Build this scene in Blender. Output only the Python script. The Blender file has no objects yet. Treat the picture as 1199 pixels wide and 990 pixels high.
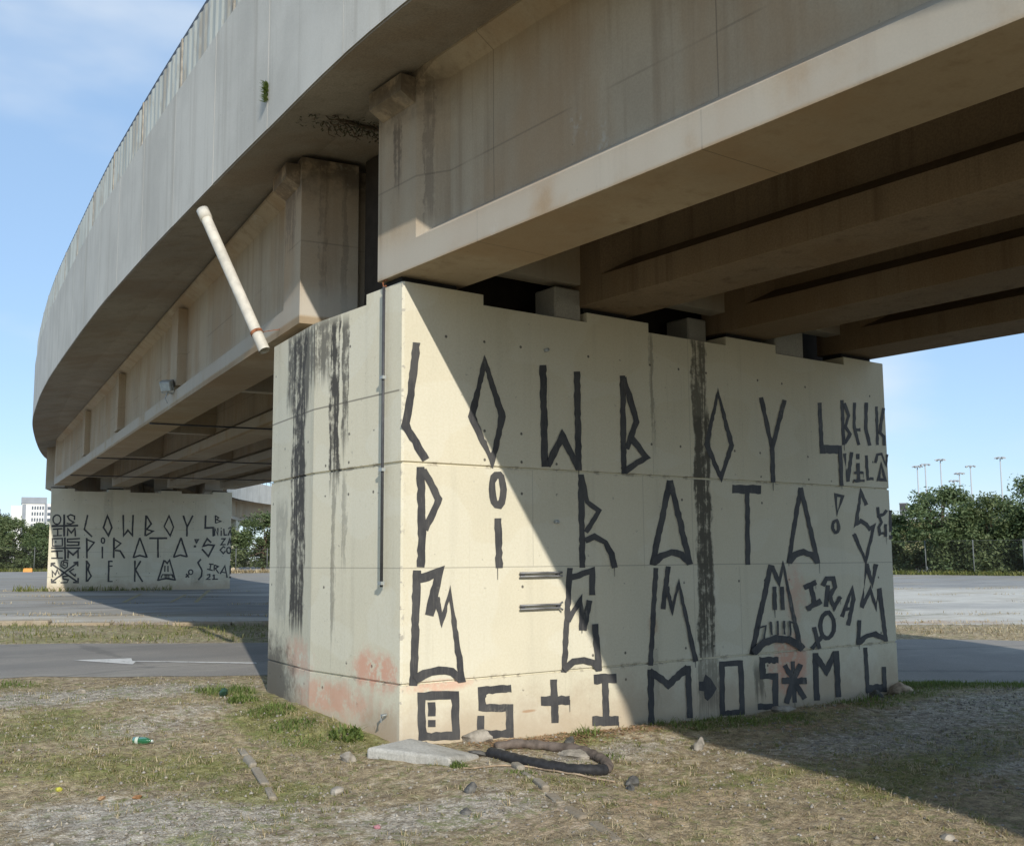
import bpy, bmesh, math, random
import numpy as np
from mathutils import Vector, Matrix
random.seed(7)
rng = np.random.default_rng(11)
C = bpy.context.scene.collection
R_ = math.radians

# ------------------------------------------------------------------ helpers
def tag(o, label=None, cat=None, group=None, kind=None):
    if label: o['label'] = label
    if cat: o['category'] = cat
    if group: o['group'] = group
    if kind: o['kind'] = kind
    return o

def empty(name, loc=(0, 0, 0), rz=0.0, label=None, cat=None, group=None):
    o = bpy.data.objects.new(name, None)
    C.objects.link(o)
    o.location = loc
    o.rotation_euler = (0, 0, rz)
    o.empty_display_size = 0.2
    return tag(o, label, cat, group)

class MB:
    """collects shapes, links them as one mesh object"""
    def __init__(s):
        s.v = []; s.f = []
    def add(s, vs, fs):
        n = len(s.v)
        s.v += [tuple(map(float, p)) for p in vs]
        s.f += [tuple(i + n for i in f) for f in fs]
    def box(s, x0, x1, y0, y1, z0, z1, faces='all'):
        vs = [(x0, y0, z0), (x1, y0, z0), (x1, y1, z0), (x0, y1, z0), (x0, y0, z1), (x1, y0, z1), (x1, y1, z1), (x0, y1, z1)]
        fs = [(0, 3, 2, 1), (4, 5, 6, 7), (0, 1, 5, 4), (1, 2, 6, 5), (2, 3, 7, 6), (3, 0, 4, 7)]
        if faces == 'nobottom': fs = fs[1:]
        s.add(vs, fs)
    def obox(s, c, ax, ay, az):
        """oriented box: centre and three half-axis vectors"""
        c, ax, ay, az = (Vector(q) for q in (c, ax, ay, az))
        vs = [c + i * ax + j * ay + k * az for k in (-1, 1) for (i, j) in ((-1, -1), (1, -1), (1, 1), (-1, 1))]
        s.add(vs, [(0, 3, 2, 1), (4, 5, 6, 7), (0, 1, 5, 4), (1, 2, 6, 5), (2, 3, 7, 6), (3, 0, 4, 7)])
    def bar(s, a, b, w, h=None):
        a, b = Vector(a), Vector(b); d = b - a
        t = d.normalized(); up = Vector((0, 0, 1)) if abs(t.z) < .95 else Vector((1, 0, 0))
        r = t.cross(up).normalized(); u = r.cross(t)
        s.obox((a + b) / 2, d / 2, r * w / 2, u * (h or w) / 2)
    def tube(s, pts, rad, n=10, caps=True):
        P = [Vector(p) for p in pts]; rings = []
        if not isinstance(rad, (list, tuple)): rad = [rad] * len(P)
        for i, p in enumerate(P):
            t = (P[min(i + 1, len(P) - 1)] - P[max(i - 1, 0)]).normalized()
            up = Vector((0, 0, 1)) if abs(t.z) < .9 else Vector((1, 0, 0))
            a = t.cross(up).normalized(); b = a.cross(t)
            rings.append([p + rad[i] * (math.cos(2 * math.pi * k / n) * a + math.sin(2 * math.pi * k / n) * b) for k in range(n)])
        vs = [q for r in rings for q in r]
        fs = [(i * n + k, i * n + (k + 1) % n, (i + 1) * n + (k + 1) % n, (i + 1) * n + k) for i in range(len(P) - 1) for k in range(n)]
        if caps:
            fs.append(tuple(range(n))[::-1]); fs.append(tuple(range((len(P) - 1) * n, len(P) * n)))
        s.add(vs, fs)
    def build(s, name, mat, parent=None, smooth=False, loc=None):
        me = bpy.data.meshes.new(name)
        me.from_pydata(s.v, [], s.f)
        me.update()
        if smooth:
            me.polygons.foreach_set('use_smooth', [True] * len(me.polygons))
        me.materials.append(mat)
        o = bpy.data.objects.new(name, me)
        C.objects.link(o)
        if parent: o.parent = parent
        if loc is not None: o.location = loc
        return o

def fix_normals(o):
    bm = bmesh.new(); bm.from_mesh(o.data)
    bmesh.ops.recalc_face_normals(bm, faces=bm.faces)
    bm.to_mesh(o.data); bm.free()
    return o

def bevel(o, w=0.02, seg=1, angle=30):
    m = o.modifiers.new('edge', 'BEVEL'); m.width = w; m.segments = seg
    m.limit_method = 'ANGLE'; m.angle_limit = R_(angle)
    return o

def np_mesh(name, verts, faces, mat, parent=None, smooth=False):
    """verts (n,3), faces (m,k) arrays of one face size"""
    me = bpy.data.meshes.new(name)
    k = faces.shape[1]
    me.vertices.add(len(verts)); me.vertices.foreach_set('co', verts.astype(np.float32).ravel())
    me.loops.add(faces.size); me.loops.foreach_set('vertex_index', faces.astype(np.int32).ravel())
    me.polygons.add(len(faces)); me.polygons.foreach_set('loop_start', np.arange(0, faces.size, k, dtype=np.int32))
    me.polygons.foreach_set('loop_total', np.full(len(faces), k, dtype=np.int32))
    if smooth: me.polygons.foreach_set('use_smooth', np.ones(len(faces), dtype=bool))
    me.update(calc_edges=True); me.validate()
    me.materials.append(mat)
    o = bpy.data.objects.new(name, me); C.objects.link(o)
    if parent: o.parent = parent
    return o

# value noise in numpy
_perm = np.random.default_rng(5).random((256, 256))
def vnoise(x, y):
    xi = np.floor(x).astype(int); yi = np.floor(y).astype(int)
    fx = x - xi; fy = y - yi
    fx = fx * fx * (3 - 2 * fx); fy = fy * fy * (3 - 2 * fy)
    g = lambda a, b: _perm[a & 255, b & 255]
    return (g(xi, yi) * (1 - fx) + g(xi + 1, yi) * fx) * (1 - fy) + (g(xi, yi + 1) * (1 - fx) + g(xi + 1, yi + 1) * fx) * fy
def fbm(x, y, o=4):
    s = 0; a = .5; t = 0
    for i in range(o):
        s = s + a * vnoise(x * 2 ** i + 17.3 * i, y * 2 ** i + 9.1 * i); t += a; a *= .5
    return s / t
def sstep(a, b, x):
    t = np.clip((x - a) / (b - a), 0, 1); return t * t * (3 - 2 * t)

# ------------------------------------------------------------------ node helper
class N:
    def __init__(s, name, rough=0.85, spec=0.2):
        s.m = bpy.data.materials.new(name); s.m.use_nodes = True
        s.t = s.m.node_tree; s.t.nodes.clear()
        s.out = s.t.nodes.new('ShaderNodeOutputMaterial')
        s.b = s.t.nodes.new('ShaderNodeBsdfPrincipled')
        s.t.links.new(s.b.outputs[0], s.out.inputs[0])
        s.b.inputs['Roughness'].default_value = rough
        s.b.inputs['Specular IOR Level'].default_value = spec
        tc = s.t.nodes.new('ShaderNodeTexCoord'); s.obj = tc.outputs['Object']
        sep = s.t.nodes.new('ShaderNodeSeparateXYZ'); s.t.links.new(s.obj, sep.inputs[0])
        s.x, s.y, s.z = sep.outputs
    def set(s, sock, v):
        if isinstance(v, bpy.types.NodeSocket): s.t.links.new(v, sock)
        elif isinstance(v, (tuple, list)) and len(v) == 3 and sock.type == 'RGBA': sock.default_value = (*v, 1)
        else: sock.default_value = v
    def mth(s, op, a, b=0.0, c=None):
        n = s.t.nodes.new('ShaderNodeMath'); n.operation = op
        s.set(n.inputs[0], a); s.set(n.inputs[1], b)
        if c is not None: s.set(n.inputs[2], c)
        return n.outputs[0]
    def add(s, a, b): return s.mth('ADD', a, b)
    def sub(s, a, b): return s.mth('SUBTRACT', a, b)
    def mul(s, a, b): return s.mth('MULTIPLY', a, b)
    def inv(s, a): return s.mth('SUBTRACT', 1.0, a)
    def mx(s, a, b): return s.mth('MAXIMUM', a, b)
    def step(s, a, b, x):
        n = s.t.nodes.new('ShaderNodeMapRange'); n.interpolation_type = 'SMOOTHSTEP'; n.clamp = True
        s.set(n.inputs['Value'], x)
        if a > b:
            n.inputs['From Min'].default_value = b; n.inputs['From Max'].default_value = a
            n.inputs['To Min'].default_value = 1; n.inputs['To Max'].default_value = 0
        else:
            n.inputs['From Min'].default_value = a; n.inputs['From Max'].default_value = b
        return n.outputs[0]
    def band(s, c, lo, hi, soft):
        return s.mul(s.step(lo - soft, lo + soft, c), s.step(hi + soft, hi - soft, c))
    def map(s, scale=(1, 1, 1), loc=(0, 0, 0)):
        n = s.t.nodes.new('ShaderNodeMapping'); s.t.links.new(s.obj, n.inputs[0])
        n.inputs['Scale'].default_value = scale; n.inputs['Location'].default_value = loc
        return n.outputs[0]
    def noise(s, scale=1.0, det=4, rough=.55, vec=None, dist=0.0):
        n = s.t.nodes.new('ShaderNodeTexNoise')
        s.t.links.new(vec or s.obj, n.inputs['Vector'])
        n.inputs['Scale'].default_value = scale; n.inputs['Detail'].default_value = det
        n.inputs['Roughness'].default_value = rough; n.inputs['Distortion'].default_value = dist
        return n.outputs[0]
    def vor(s, scale=1.0, vec=None, feature='F1'):
        n = s.t.nodes.new('ShaderNodeTexVoronoi'); n.feature = feature
        s.t.links.new(vec or s.obj, n.inputs['Vector']); n.inputs['Scale'].default_value = scale
        return n.outputs['Distance'], n.outputs.get('Color')
    def mix(s, f, a, b, mode='MIX'):
        n = s.t.nodes.new('ShaderNodeMix'); n.data_type = 'RGBA'; n.blend_type = mode
        s.set(n.inputs[0], f)
        s.set(n.inputs[6], a); s.set(n.inputs[7], b)
        return n.outputs[2]
    def attr(s, name):
        n = s.t.nodes.new('ShaderNodeAttribute'); n.attribute_name = name
        return n.outputs['Color']
    def sepc(s, c):
        n = s.t.nodes.new('ShaderNodeSeparateColor'); s.t.links.new(c, n.inputs[0]); return n.outputs
    def bump(s, h, strength=.3, dist=.01):
        n = s.t.nodes.new('ShaderNodeBump'); n.inputs['Strength'].default_value = strength
        n.inputs['Distance'].default_value = dist; s.set(n.inputs['Height'], h)
        s.t.links.new(n.outputs[0], s.b.inputs['Normal'])
    def col(s, c):
        s.set(s.b.inputs['Base Color'], c); return s.m

def plain(name, c, rough=.6, metal=0.0, vary=.15, scale=8.0, bump=0.0):
    n = N(name, rough); d = tuple(q * (1 - vary) for q in c); u = tuple(min(1, q * (1 + vary)) for q in c)
    k = n.noise(scale, 5, .6)
    n.b.inputs['Metallic'].default_value = metal
    if bump: n.bump(k, bump, .01)
    return n.col(n.mix(n.step(.3, .7, k), d, u))

# ------------------------------------------------------------------ terrain
HY = ([-400, -20, -8, -4.5, 0, 1.6, 3, 10, 38, 100, 200, 900], [-.35, -.3, -.2, -.12, 0, .13, .22, .3, .5, .85, 1.0, 1.2])
_yy = np.concatenate([np.linspace(-400, -20, 40), np.arange(-19.8, 60, .2), np.linspace(62, 900, 300)])
_hh = np.interp(_yy, *HY)
_k = np.exp(-np.linspace(-2, 2, 11) ** 2); _k /= _k.sum()
_hp = np.pad(_hh, 5, 'edge'); _hh = np.convolve(_hp, _k, 'valid')
def gbase(x, y):
    x = np.asarray(x, float); y = np.asarray(y, float)
    return np.interp(y, _yy, _hh) - .007 * np.clip(x, 0, 12)
NEAR = lambda x: 4.69 - .56 * x          # near edge of the asphalt road
FAR = lambda x: 10.1 - .56 * x           # its far edge
LOT = lambda x: 16.1 - .69 * x           # edge of the concrete lot
MOUNDS = [(2.25, -.5, .8, .3, .05), (1.1, -.35, .6, .22, .04), (5.3, -.6, 1.3, .35, .05), (6.9, -.6, .6, .3, .05), (4.3, .1, 1.9, .42, -.10), (6.4, .1, .8, .4, -.05), (-.25, 1.4, .35, 1.2, .05)]
def gz(x, y):
    x = np.asarray(x, float); y = np.asarray(y, float)
    z = gbase(x, y)
    fg = sstep(0.1, .9, (NEAR(x) - y) * .87) * sstep(40, 20, np.hypot(x, y))
    z = z + fg * ((fbm(x * .8, y * .8, 3) - .5) * .09 + (fbm(x * 4 + 31, y * 4, 3) - .5) * .045)
    st = sstep(.2, 1.0, (y - FAR(x)) * .87) * sstep(.2, 1.0, (LOT(x) - y) * .83)
    z = z + st * (fbm(x * 1.5, y * 1.5, 3) - .42) * .12
    for cx, cy, sx, sy, h in MOUNDS:
        z = z + h * np.exp(-((x - cx) / sx) ** 2 - ((y - cy) / sy) ** 2)
    return z
def gz1(x, y): return float(gz(np.array([x]), np.array([y]))[0])
# ------------------------------------------------------------------ materials
def concrete(name, base, dirt, streak=.5, rough=.9, warm=None, grain=.16, sc=1.0):
    n = N(name, rough, .15)
    big = n.noise(.7 * sc, 5, .6)
    st = n.noise(1.0, 5, .65, n.map((5.0, 5.0, .22)))
    st2 = n.noise(1.0, 4, .6, n.map((17.0, 17.0, .5)))
    fine = n.noise(60, 3, .6)
    c = n.mix(n.step(.3, .75, big), base, tuple(q * .80 for q in base))
    c = n.mix(n.mul(n.step(.48, .75, st), streak), c, dirt)
    c = n.mix(n.mul(n.step(.58, .8, st2), streak * .6), c, tuple(q * .8 for q in dirt))
    if warm: c = n.mix(n.mul(n.step(.42, .68, n.noise(.9, 4, .6, n.map((1, 1, .5), (4, 9, 2)))), .8), c, warm)
    c = n.mix(grain, c, n.mix(n.step(.35, .65, fine), (.2, .2, .2), (.9, .9, .9)), 'OVERLAY')
    pits, _ = n.vor(9.0); pm = n.mul(n.step(.09, .05, pits), n.step(.56, .62, n.noise(2.3, 2)))
    c = n.mix(n.mul(pm, .6), c, tuple(q * .35 for q in base))
    n.bump(n.add(n.mul(fine, .35), n.mul(n.noise(14, 4), .8)), .25, .006)
    n.col(c); return n, c

def streaks(n, c, coord, specs, colour, across=14.0):
    """soot runs: (centre, half width, z bottom, z top, strength)"""
    wob = n.add(n.mul(n.sub(n.noise(2.2, 3), .5), .12), n.mul(n.sub(n.noise(16, 3, .7), .5), .05))
    u = n.add(coord, wob)
    grain = n.noise(1.0, 5, .7, n.map((across, across, .9)))
    grain2 = n.noise(9.0, 4, .7)
    vary = n.noise(1.0, 4, .65, n.map((2.5, 2.5, 1.6), (5, 3, 1)))
    edge = n.mul(n.sub(n.noise(1.0, 4, .7, n.map((9, 9, 1.4))), .5), .16)
    tot = None
    for (cc, w, z0, z1, s) in specs:
        d = n.add(n.mth('ABSOLUTE', n.sub(u, cc)), n.mul(n.add(edge, n.mul(n.sub(vary, .5), .25)), min(1.0, w * 5)))
        m = n.step(w * 1.05, w * .8, d)
        ends = n.add(n.z, n.mul(n.sub(grain, .5), .9))
        m = n.mul(m, n.mul(n.step(z0 - .05, z0 + .25, ends), n.step(z1 + .1, z1 - .1, n.z)))
        m = n.mul(m, n.mul(n.step(.40, .52, n.add(n.mul(grain, .50), n.add(n.mul(grain2, .36), n.mul(vary, .16)))), s))
        tot = m if tot is None else n.mx(tot, m)
    return n.mix(tot, c, colour), tot

def cream_wall(name, main):
    n = N(name, .75, .25)
    base = (.675, .622, .475)
    big = n.noise(.6, 4, .6)
    st = n.noise(1.0, 5, .6, n.map((6, 6, .3)))
    c = n.mix(n.step(.35, .7, big), base, (.615, .572, .44))
    c = n.mix(n.mul(n.step(.5, .78, st), .5), c, (.53, .49, .375))
    pat = n.noise(1.0, 1, .3, n.map((.9, .9, 1.6), (3, 1, 2)))
    c = n.mix(n.mul(n.step(.53, .55, pat), .35), c, (.70, .67, .55))
    run = n.noise(1.0, 4, .6, n.map((26, 26, .5)))
    c = n.mix(n.mul(n.mul(n.step(.60, .72, run), n.step(.45, .65, n.noise(.8, 3, .5))), .45), c, (.42, .38, .29))
    fine = n.noise(45, 4, .65)
    c = n.mix(.09, c, n.mix(n.step(.35, .65, fine), (.25, .25, .25), (.85, .85, .85)), 'OVERLAY')
    # panel hairlines: thin construction joints
    def hair(coord, pos, w, lo=None, hi=None, s=.5):
        m = n.step(w, w * .4, n.mth('ABSOLUTE', n.sub(coord, pos)))
        if lo is not None: m = n.mul(m, n.band(n.z, lo, hi, .01))
        return n.mul(m, s)
    zw = n.add(n.z, n.mul(n.sub(n.noise(1.5, 2), .5), .006))
    h = hair(zw, 1.525, .007, s=.45)
    front = n.step(.02, .004, n.mth('ABSOLUTE', n.y))
    # form tie holes in rows either side of each joint
    px = n.mth('ABSOLUTE', n.sub(n.mth('FRACT', n.add(n.mul(n.add(n.x, n.mul(n.y, 1.0)), 1 / .43), .43)), .5))
    dots = None
    for zz in (.40, .66, 1.34, 2.21, 2.51, 2.78, 3.62):
        dz = n.sub(n.z, zz)
        dx = n.mul(px, .43)
        r = n.mth('SQRT', n.add(n.mul(dx, dx), n.mul(dz, dz)))
        m = n.step(.018, .010, r)
        dots = m if dots is None else n.mx(dots, m)
    dots = n.mul(dots, n.step(.49, .53, n.noise(1.7, 2, .5, n.map((1, 1, 3)))))
    if main:
        for pos, lo, hi in ((3.62, 0, 4), (3.06, 2.45, 4), (1.45, 1.53, 2.45), (2.9, 1.5, 2.45), (4.35, .5, 1.5)):
            h = n.mx(h, n.mul(hair(n.x, pos, .006, lo, hi, .3), front))
        left = n.step(.3, .2, n.x)
        h = n.mx(h, n.mul(hair(zw, 3.09, .011, s=.75), n.mul(left, n.step(.04, .06, n.y))))
        h = n.mx(h, n.mul(hair(n.y, 1.62, .008, s=.25), left))
    c = n.mix(h, c, (.16, .14, .11))
    dots = n.mul(dots, n.step(.05, .08, n.mx(n.x, n.y)))
    c = n.mix(n.mul(dots, .85), c, (.05, .045, .04))
    # dirt splashed up from the ground
    dn = n.noise(3.2, 5, .65)
    splash = n.step(.55, .0, n.sub(n.z, n.mul(n.sub(dn, .5), .8)))
    c = n.mix(n.mul(splash, .6), c, (.40, .30, .205))
    speck = n.mul(n.step(.62, .70, n.noise(18, 4, .7)), n.step(.46, .62, n.noise(1.7, 3)))
    c = n.mix(n.mul(speck, .6), c, (.25, .22, .18))
    if main:
        # salmon under-coat showing through and rust
        pk = n.noise(4.0, 6, .75)
        def blot(cx, cz, rx, rz, coord):  # ragged patch
            a = n.mul(n.sub(coord, cx), 1 / rx); b = n.mul(n.sub(n.z, cz), 1 / rz)
            d = n.mth('SQRT', n.add(n.mul(a, a), n.mul(b, b)))
            return n.step(1.05, .35, n.add(d, n.mul(n.sub(pk, .5), 1.7)))
        left = n.step(.3, .2, n.x); lf = n.mul(left, n.step(.03, .08, n.y))
        pink = n.mul(blot(.42, .62, .5, .22, n.y), lf)
        pink = n.mx(pink, n.mul(n.mul(blot(2.0, .62, .55, .25, n.y), lf), .7))
        pink = n.mx(pink, n.mul(n.mul(blot(1.2, .32, 1.0, .2, n.y), lf), .8))
        pink = n.mx(pink, n.mul(blot(5.15, .42, .42, .42, n.x), front))
        pink = n.mx(pink, n.mul(n.mul(blot(5.28, 1.2, .22, .4, n.x), front), .55))
        pink = n.mx(pink, n.mul(n.mul(blot(.4, .5, .45, .07, n.x), front), .7))
        c = n.mix(n.mul(n.mul(pink, n.step(.36, .52, n.noise(7, 6, .75))), .72), c, (.66, .30, .20))
        rust = n.mx(n.mul(blot(1.38, .20, .10, .016, n.x), .7), n.mul(blot(3.0, .9, .1, .12, n.x), .5))
        c = n.mix(n.mul(n.mul(rust, front), .8), c, (.34, .15, .05))
        brown = n.mul(blot(.25, .12, .5, .22, n.y), lf)
        c = n.mix(n.mul(brown, .4), c, (.40, .26, .16))
        c, _ = streaks(n, c, n.y, [(2.06, .23, .85, 3.97, 1.0), (2.12, .42, 3.1, 3.99, .85), (1.20, .10, 2.3, 3.95, 1.0), (1.55, .30, 3.3, 3.99, .8), (1.18, .05, .8, 2.5, .5),
                                   (1.0, .07, 2.6, 3.9, .85), (.98, .04, 1.5, 2.4, .4), (2.6, .2, .9, 2.2, .35)], (.075, .068, .058), 22)
        lowm = n.mul(n.mul(blot(2.75, .35, .85, .55, n.y), lf), .85)
        c = n.mix(lowm, c, (.095, .08, .065))
        f2 = n.mul(n.x, front)
        c, _ = streaks(n, c, f2, [(3.78, .12, 2.6, 4.0, .85), (3.8, .135, .45, 3.2, .95), (3.82, .2, -.1, .55, .6), (3.06, .035, 2.7, 3.95, .45), (3.72, .03, 1.5, 4.0, .7), (4.6, .09, .0, .42, .7), (3.0, .08, .0, .7, .25)], (.085, .077, .06), 22)
    else:
        c, _ = streaks(n, c, n.x, [(5.9, .3, .0, .7, .25), (2.2, .2, 2.6, 4.0, .2)], (.2, .19, .16))
    if main:   # chipped arrises: bare concrete where the paint has broken off at the corner
        chipn = n.noise(9.0, 5, .75)
        cornr = n.mul(n.step(.045, .012, n.mth('ABSOLUTE', n.mx(n.x, n.y))), n.step(.54, .60, chipn))
        c = n.mix(n.mul(cornr, .8), c, (.36, .33, .275))
        jn = n.step(.035, .008, n.mth('ABSOLUTE', n.sub(n.z, .535))); jn = n.mx(jn, n.step(.03, .008, n.mth('ABSOLUTE', n.sub(n.z, 2.448))))
        c = n.mix(n.mul(n.mul(jn, n.step(.53, .60, n.noise(6.0, 5, .75))), .65), c, (.30, .26, .20))
    n.bump(n.add(n.mul(fine, .3), n.mul(n.noise(5, 4), .6)), .18, .006)
    return n.col(c)

M = {}
M['cream'] = cream_wall('cream_painted_concrete', True)
M['cream_far'] = cream_wall('cream_painted_concrete_far', False)
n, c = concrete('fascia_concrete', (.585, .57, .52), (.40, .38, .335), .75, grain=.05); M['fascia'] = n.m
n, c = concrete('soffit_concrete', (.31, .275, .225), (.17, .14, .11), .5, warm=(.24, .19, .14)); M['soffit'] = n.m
def girder_mat():
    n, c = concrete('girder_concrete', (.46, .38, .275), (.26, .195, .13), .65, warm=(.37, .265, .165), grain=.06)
    zr = n.sub(n.z, n.mul(n.mx(n.y, 0.0), .0125))
    soot_shade = n.mul(n.mul(n.step(5.35, 5.85, n.add(n.z, n.mul(n.sub(n.noise(2.6, 5, .7), .5), .9))), n.band(n.y, -.55, 2.7, .35)), n.step(.25, .55, n.noise(5, 4, .7)))
    c = n.mix(n.mul(soot_shade, .75), c, (.075, .063, .05))
    endf = n.mul(n.x, n.band(n.y, 1.9, 2.25, .02))
    c, _ = streaks(n, c, endf, [(.27, .05, 3.9, 6.0, .35), (.50, .035, 3.9, 6.0, .35)], (.10, .08, .06), 24)
    brown = n.mul(n.step(4.14, 4.115, zr), n.step(.2, .6, n.noise(.8, 4)))           # browner undersides of the bottom flanges
    c = n.mix(n.mul(brown, .6), c, (.27, .195, .115))
    sy = n.mth('ABSOLUTE', n.sub(n.mth('FRACT', n.add(n.mul(n.y, 1 / 2.44), n.mul(n.sub(n.noise(.8, 2), .5), .01))), .5))
    c = n.mix(n.mul(n.step(.0035, .001, sy), .5), c, (.10, .08, .06))
    c = n.mix(n.mul(n.step(.012, .005, n.mth('ABSOLUTE', n.sub(zr, 4.95))), n.mul(n.step(.45, .6, n.noise(.7, 2)), .35)), c, (.12, .10, .075))
    lime = n.mul(n.step(.62, .70, n.noise(1.0, 5, .7, n.map((3, 1.2, .5), (2, 0, 0)))), n.step(.45, .6, n.noise(12, 4, .7)))
    c = n.mix(n.mul(lime, .45), c, (.52, .50, .45))
    pale = n.mul(n.mul(n.step(4.62, 4.25, zr), n.step(4.125, 4.16, zr)), n.step(.25, .5, n.noise(1.3, 4)))
    c = n.mix(n.mul(pale, .65), c, (.47, .445, .39))
    c, _ = streaks(n, c, n.y, [(.02, .07, 4.9, 5.55, .7), (-.4, .05, 4.5, 5.9, .45), (2.6, .2, 4.9, 6.0, .5)], (.11, .085, .065), 24)
    return n.col(c)
M['girder'] = girder_mat()
M['girder_shaded'] = concrete('shaded_girder_concrete', (.235, .175, .115), (.12, .085, .055), .8, warm=(.19, .13, .075))[0].m  # darker copy of the girder colour, shade under the deck painted in
M['dark'] = plain('black_rubber', (.02, .02, .02), .8)
M['block'] = concrete('plinth_concrete', (.42, .41, .37), (.3, .29, .27), .4)[0].m
def paint_mat():
    n = N('black_wall_paint', .6, .3)
    k = n.noise(2.6, 5, .65); st = n.noise(1.0, 5, .7, n.map((46, 46, 5))); g = n.noise(34, 5, .75)
    c = n.mix(n.step(.35, .65, k), (.048, .048, .051), (.082, .080, .079))
    c = n.mix(n.mul(n.step(.50, .70, st), .7), c, (.11, .105, .098))
    thin = n.mul(n.step(.60, .70, n.noise(1.6, 4, .6)), n.step(.46, .58, n.add(n.mul(st, .55), n.mul(g, .45))))
    c = n.mix(n.mul(thin, .65), c, (.27, .25, .205))
    chip = n.step(.70, .73, g)
    c = n.mix(n.mul(chip, .55), c, (.5, .46, .36))
    n.bump(n.noise(50, 3), .15, .004)
    return n.col(c)
M['paint'] = paint_mat()
def barrier_mat():
    n = N('white_corrugated_sheet', .45, .4)
    st = n.noise(1.0, 5, .65, n.map((3.5, 3.5, .25))); c = n.mix(n.step(.42, .72, st), (.50, .51, .45), (.30, .30, .255))
    c = n.mix(n.mul(n.step(.48, .62, n.noise(2.3, 5, .7, n.map((1, 1, .35)))), .6), c, (.30, .245, .17))
    return n.col(c)
M['sheet'] = barrier_mat()
M['post'] = plain('weathered_brown_steel', (.31, .28, .23), .7, 0, .3)
M['rail'] = plain('dark_grey_steel', (.07, .07, .075), .5, .3, .2)
M['steel'] = plain('grey_steel', (.22, .22, .22), .5, .5, .2)
M['pvc'] = plain('grimy_white_pipe', (.56, .53, .46), .5, 0, .18, 6)
M['rust'] = plain('rusty_iron', (.25, .10, .05), .9, 0, .4, 20)
M['lamp'] = plain('grey_lamp_shell', (.35, .37, .36), .4, .2, .15)
M['glass'] = plain('lamp_glass', (.45, .5, .5), .12)
def asphalt_mat():
    n = N('worn_asphalt', .9, .2)
    big = n.noise(.25, 5, .6); mid = n.noise(1.6, 5, .65); fine = n.noise(70, 3, .7)
    ag, _ = n.vor(120)
    c = n.mix(n.step(.3, .7, big), (.215, .20, .18), (.275, .256, .228))
    c = n.mix(n.mul(n.step(.55, .8, mid), .5), c, (.27, .25, .22))
    c = n.mix(.3, c, n.mix(n.step(.3, .7, fine), (.2, .2, .2), (.85, .85, .85)), 'OVERLAY')
    lane = n.noise(1.0, 3, .5, n.map((.05, .7, 1), (0, 0, 0)))
    c = n.mix(n.mul(n.step(.5, .7, lane), .3), c, (.15, .148, .142))
    dust = n.step(.50, .66, n.noise(.8, 5, .7, n.map((.4, 1.0, 1), (4, 4, 0))))
    c = n.mix(n.mul(dust, .6), c, (.34, .315, .27))
    oil = n.step(.66, .74, n.noise(1.3, 4, .6, n.map((.6, 1, 1), (9, 2, 0))))
    c = n.mix(n.mul(oil, .5), c, (.10, .098, .095))
    cr, _ = n.vor(.3, n.map((.4, 1, 1)), 'DISTANCE_TO_EDGE')
    c = n.mix(n.mul(n.step(.012, .004, n.add(cr, n.mul(n.sub(mid, .5), .05))), .3), c, (.08, .08, .075))
    n.bump(n.add(fine, n.mul(ag, .6)), .35, .006)
    return n.col(c)
M['asphalt'] = asphalt_mat()
def lot_mat():
    n = N('parking_lot_surface', .9, .2)
    v = n.mul(n.sub(n.add(n.y, n.mul(n.x, .69)), 16.1), .823)      # metres beyond the lot edge
    u = n.mul(n.sub(n.x, n.mul(n.y, .69)), .823)
    vw = n.add(v, n.mul(n.sub(n.noise(.22, 4), .5), 2.2))
    big = n.noise(.11, 5, .6); mid = n.noise(.9, 5, .65); fine = n.noise(40, 3, .7)
    conc = n.mix(n.step(.3, .7, mid), (.56, .53, .46), (.45, .42, .365))
    asp = n.mix(n.step(.35, .65, n.noise(1.0, 6, .7, n.map((.22, .8, 1)))), (.225, .22, .207), (.38, .365, .335))
    right = n.step(-2.0, 3.5, u)                                    # towards the right of the picture
    m = n.mx(n.mul(right, n.step(24, 21, vw)), n.step(1.4, .9, vw))
    m = n.mx(m, n.mul(n.band(vw, 16.5, 18.5, .5), .6)); m = n.mx(m, n.band(vw, .0, 3.0, .3))
    m = n.mul(m, n.inv(n.mul(n.band(vw, 6.0, 9.0, .4), .55)))
    c = n.mix(m, asp, conc)
    farr = n.mul(n.step(16, 26, v), n.step(.35, .6, n.noise(1.0, 4, .6, n.map((.06, .3, 1)))))
    c = n.mix(n.mul(farr, .5), c, (.27, .26, .24))
    earth = n.mul(n.step(1.7, .9, vw), n.step(.42, .6, n.noise(.6, 5, .7)))
    c = n.mix(n.mul(earth, .75), c, (.40, .27, .17))
    dirt = n.mul(n.step(.5, .68, n.noise(.5, 5, .7, n.map((.2, .9, 1)))), .8)
    c = n.mix(dirt, c, (.30, .25, .17))
    gs = n.mul(n.step(.60, .68, n.noise(.7, 5, .7, n.map((.25, 1.0, 1), (3, 1, 0)))), n.step(15, 10, v))
    c = n.mix(n.mul(gs, .6), c, (.13, .13, .05))
    c = n.mix(.2, c, n.mix(n.step(.3, .7, fine), (.2, .2, .2), (.85, .85, .85)), 'OVERLAY')
    n.bump(fine, .2, .006)
    return n.col(c)
M['lot'] = lot_mat()
def line_mat(name, c):
    n = N(name, .8, .2)
    k = n.noise(9, 5, .7)
    return n.col(n.mix(n.mul(n.step(.52, .66, k), .7), c, (.17, .165, .155)))
M['white_line'] = line_mat('worn_white_road_paint', (.60, .59, .56))
M['yellow_line'] = line_mat('worn_yellow_road_paint', (.40, .34, .20))
M['kerb'] = concrete('kerb_concrete', (.37, .315, .235), (.27, .20, .13), .8, warm=(.30, .235, .155))[0].m
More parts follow.
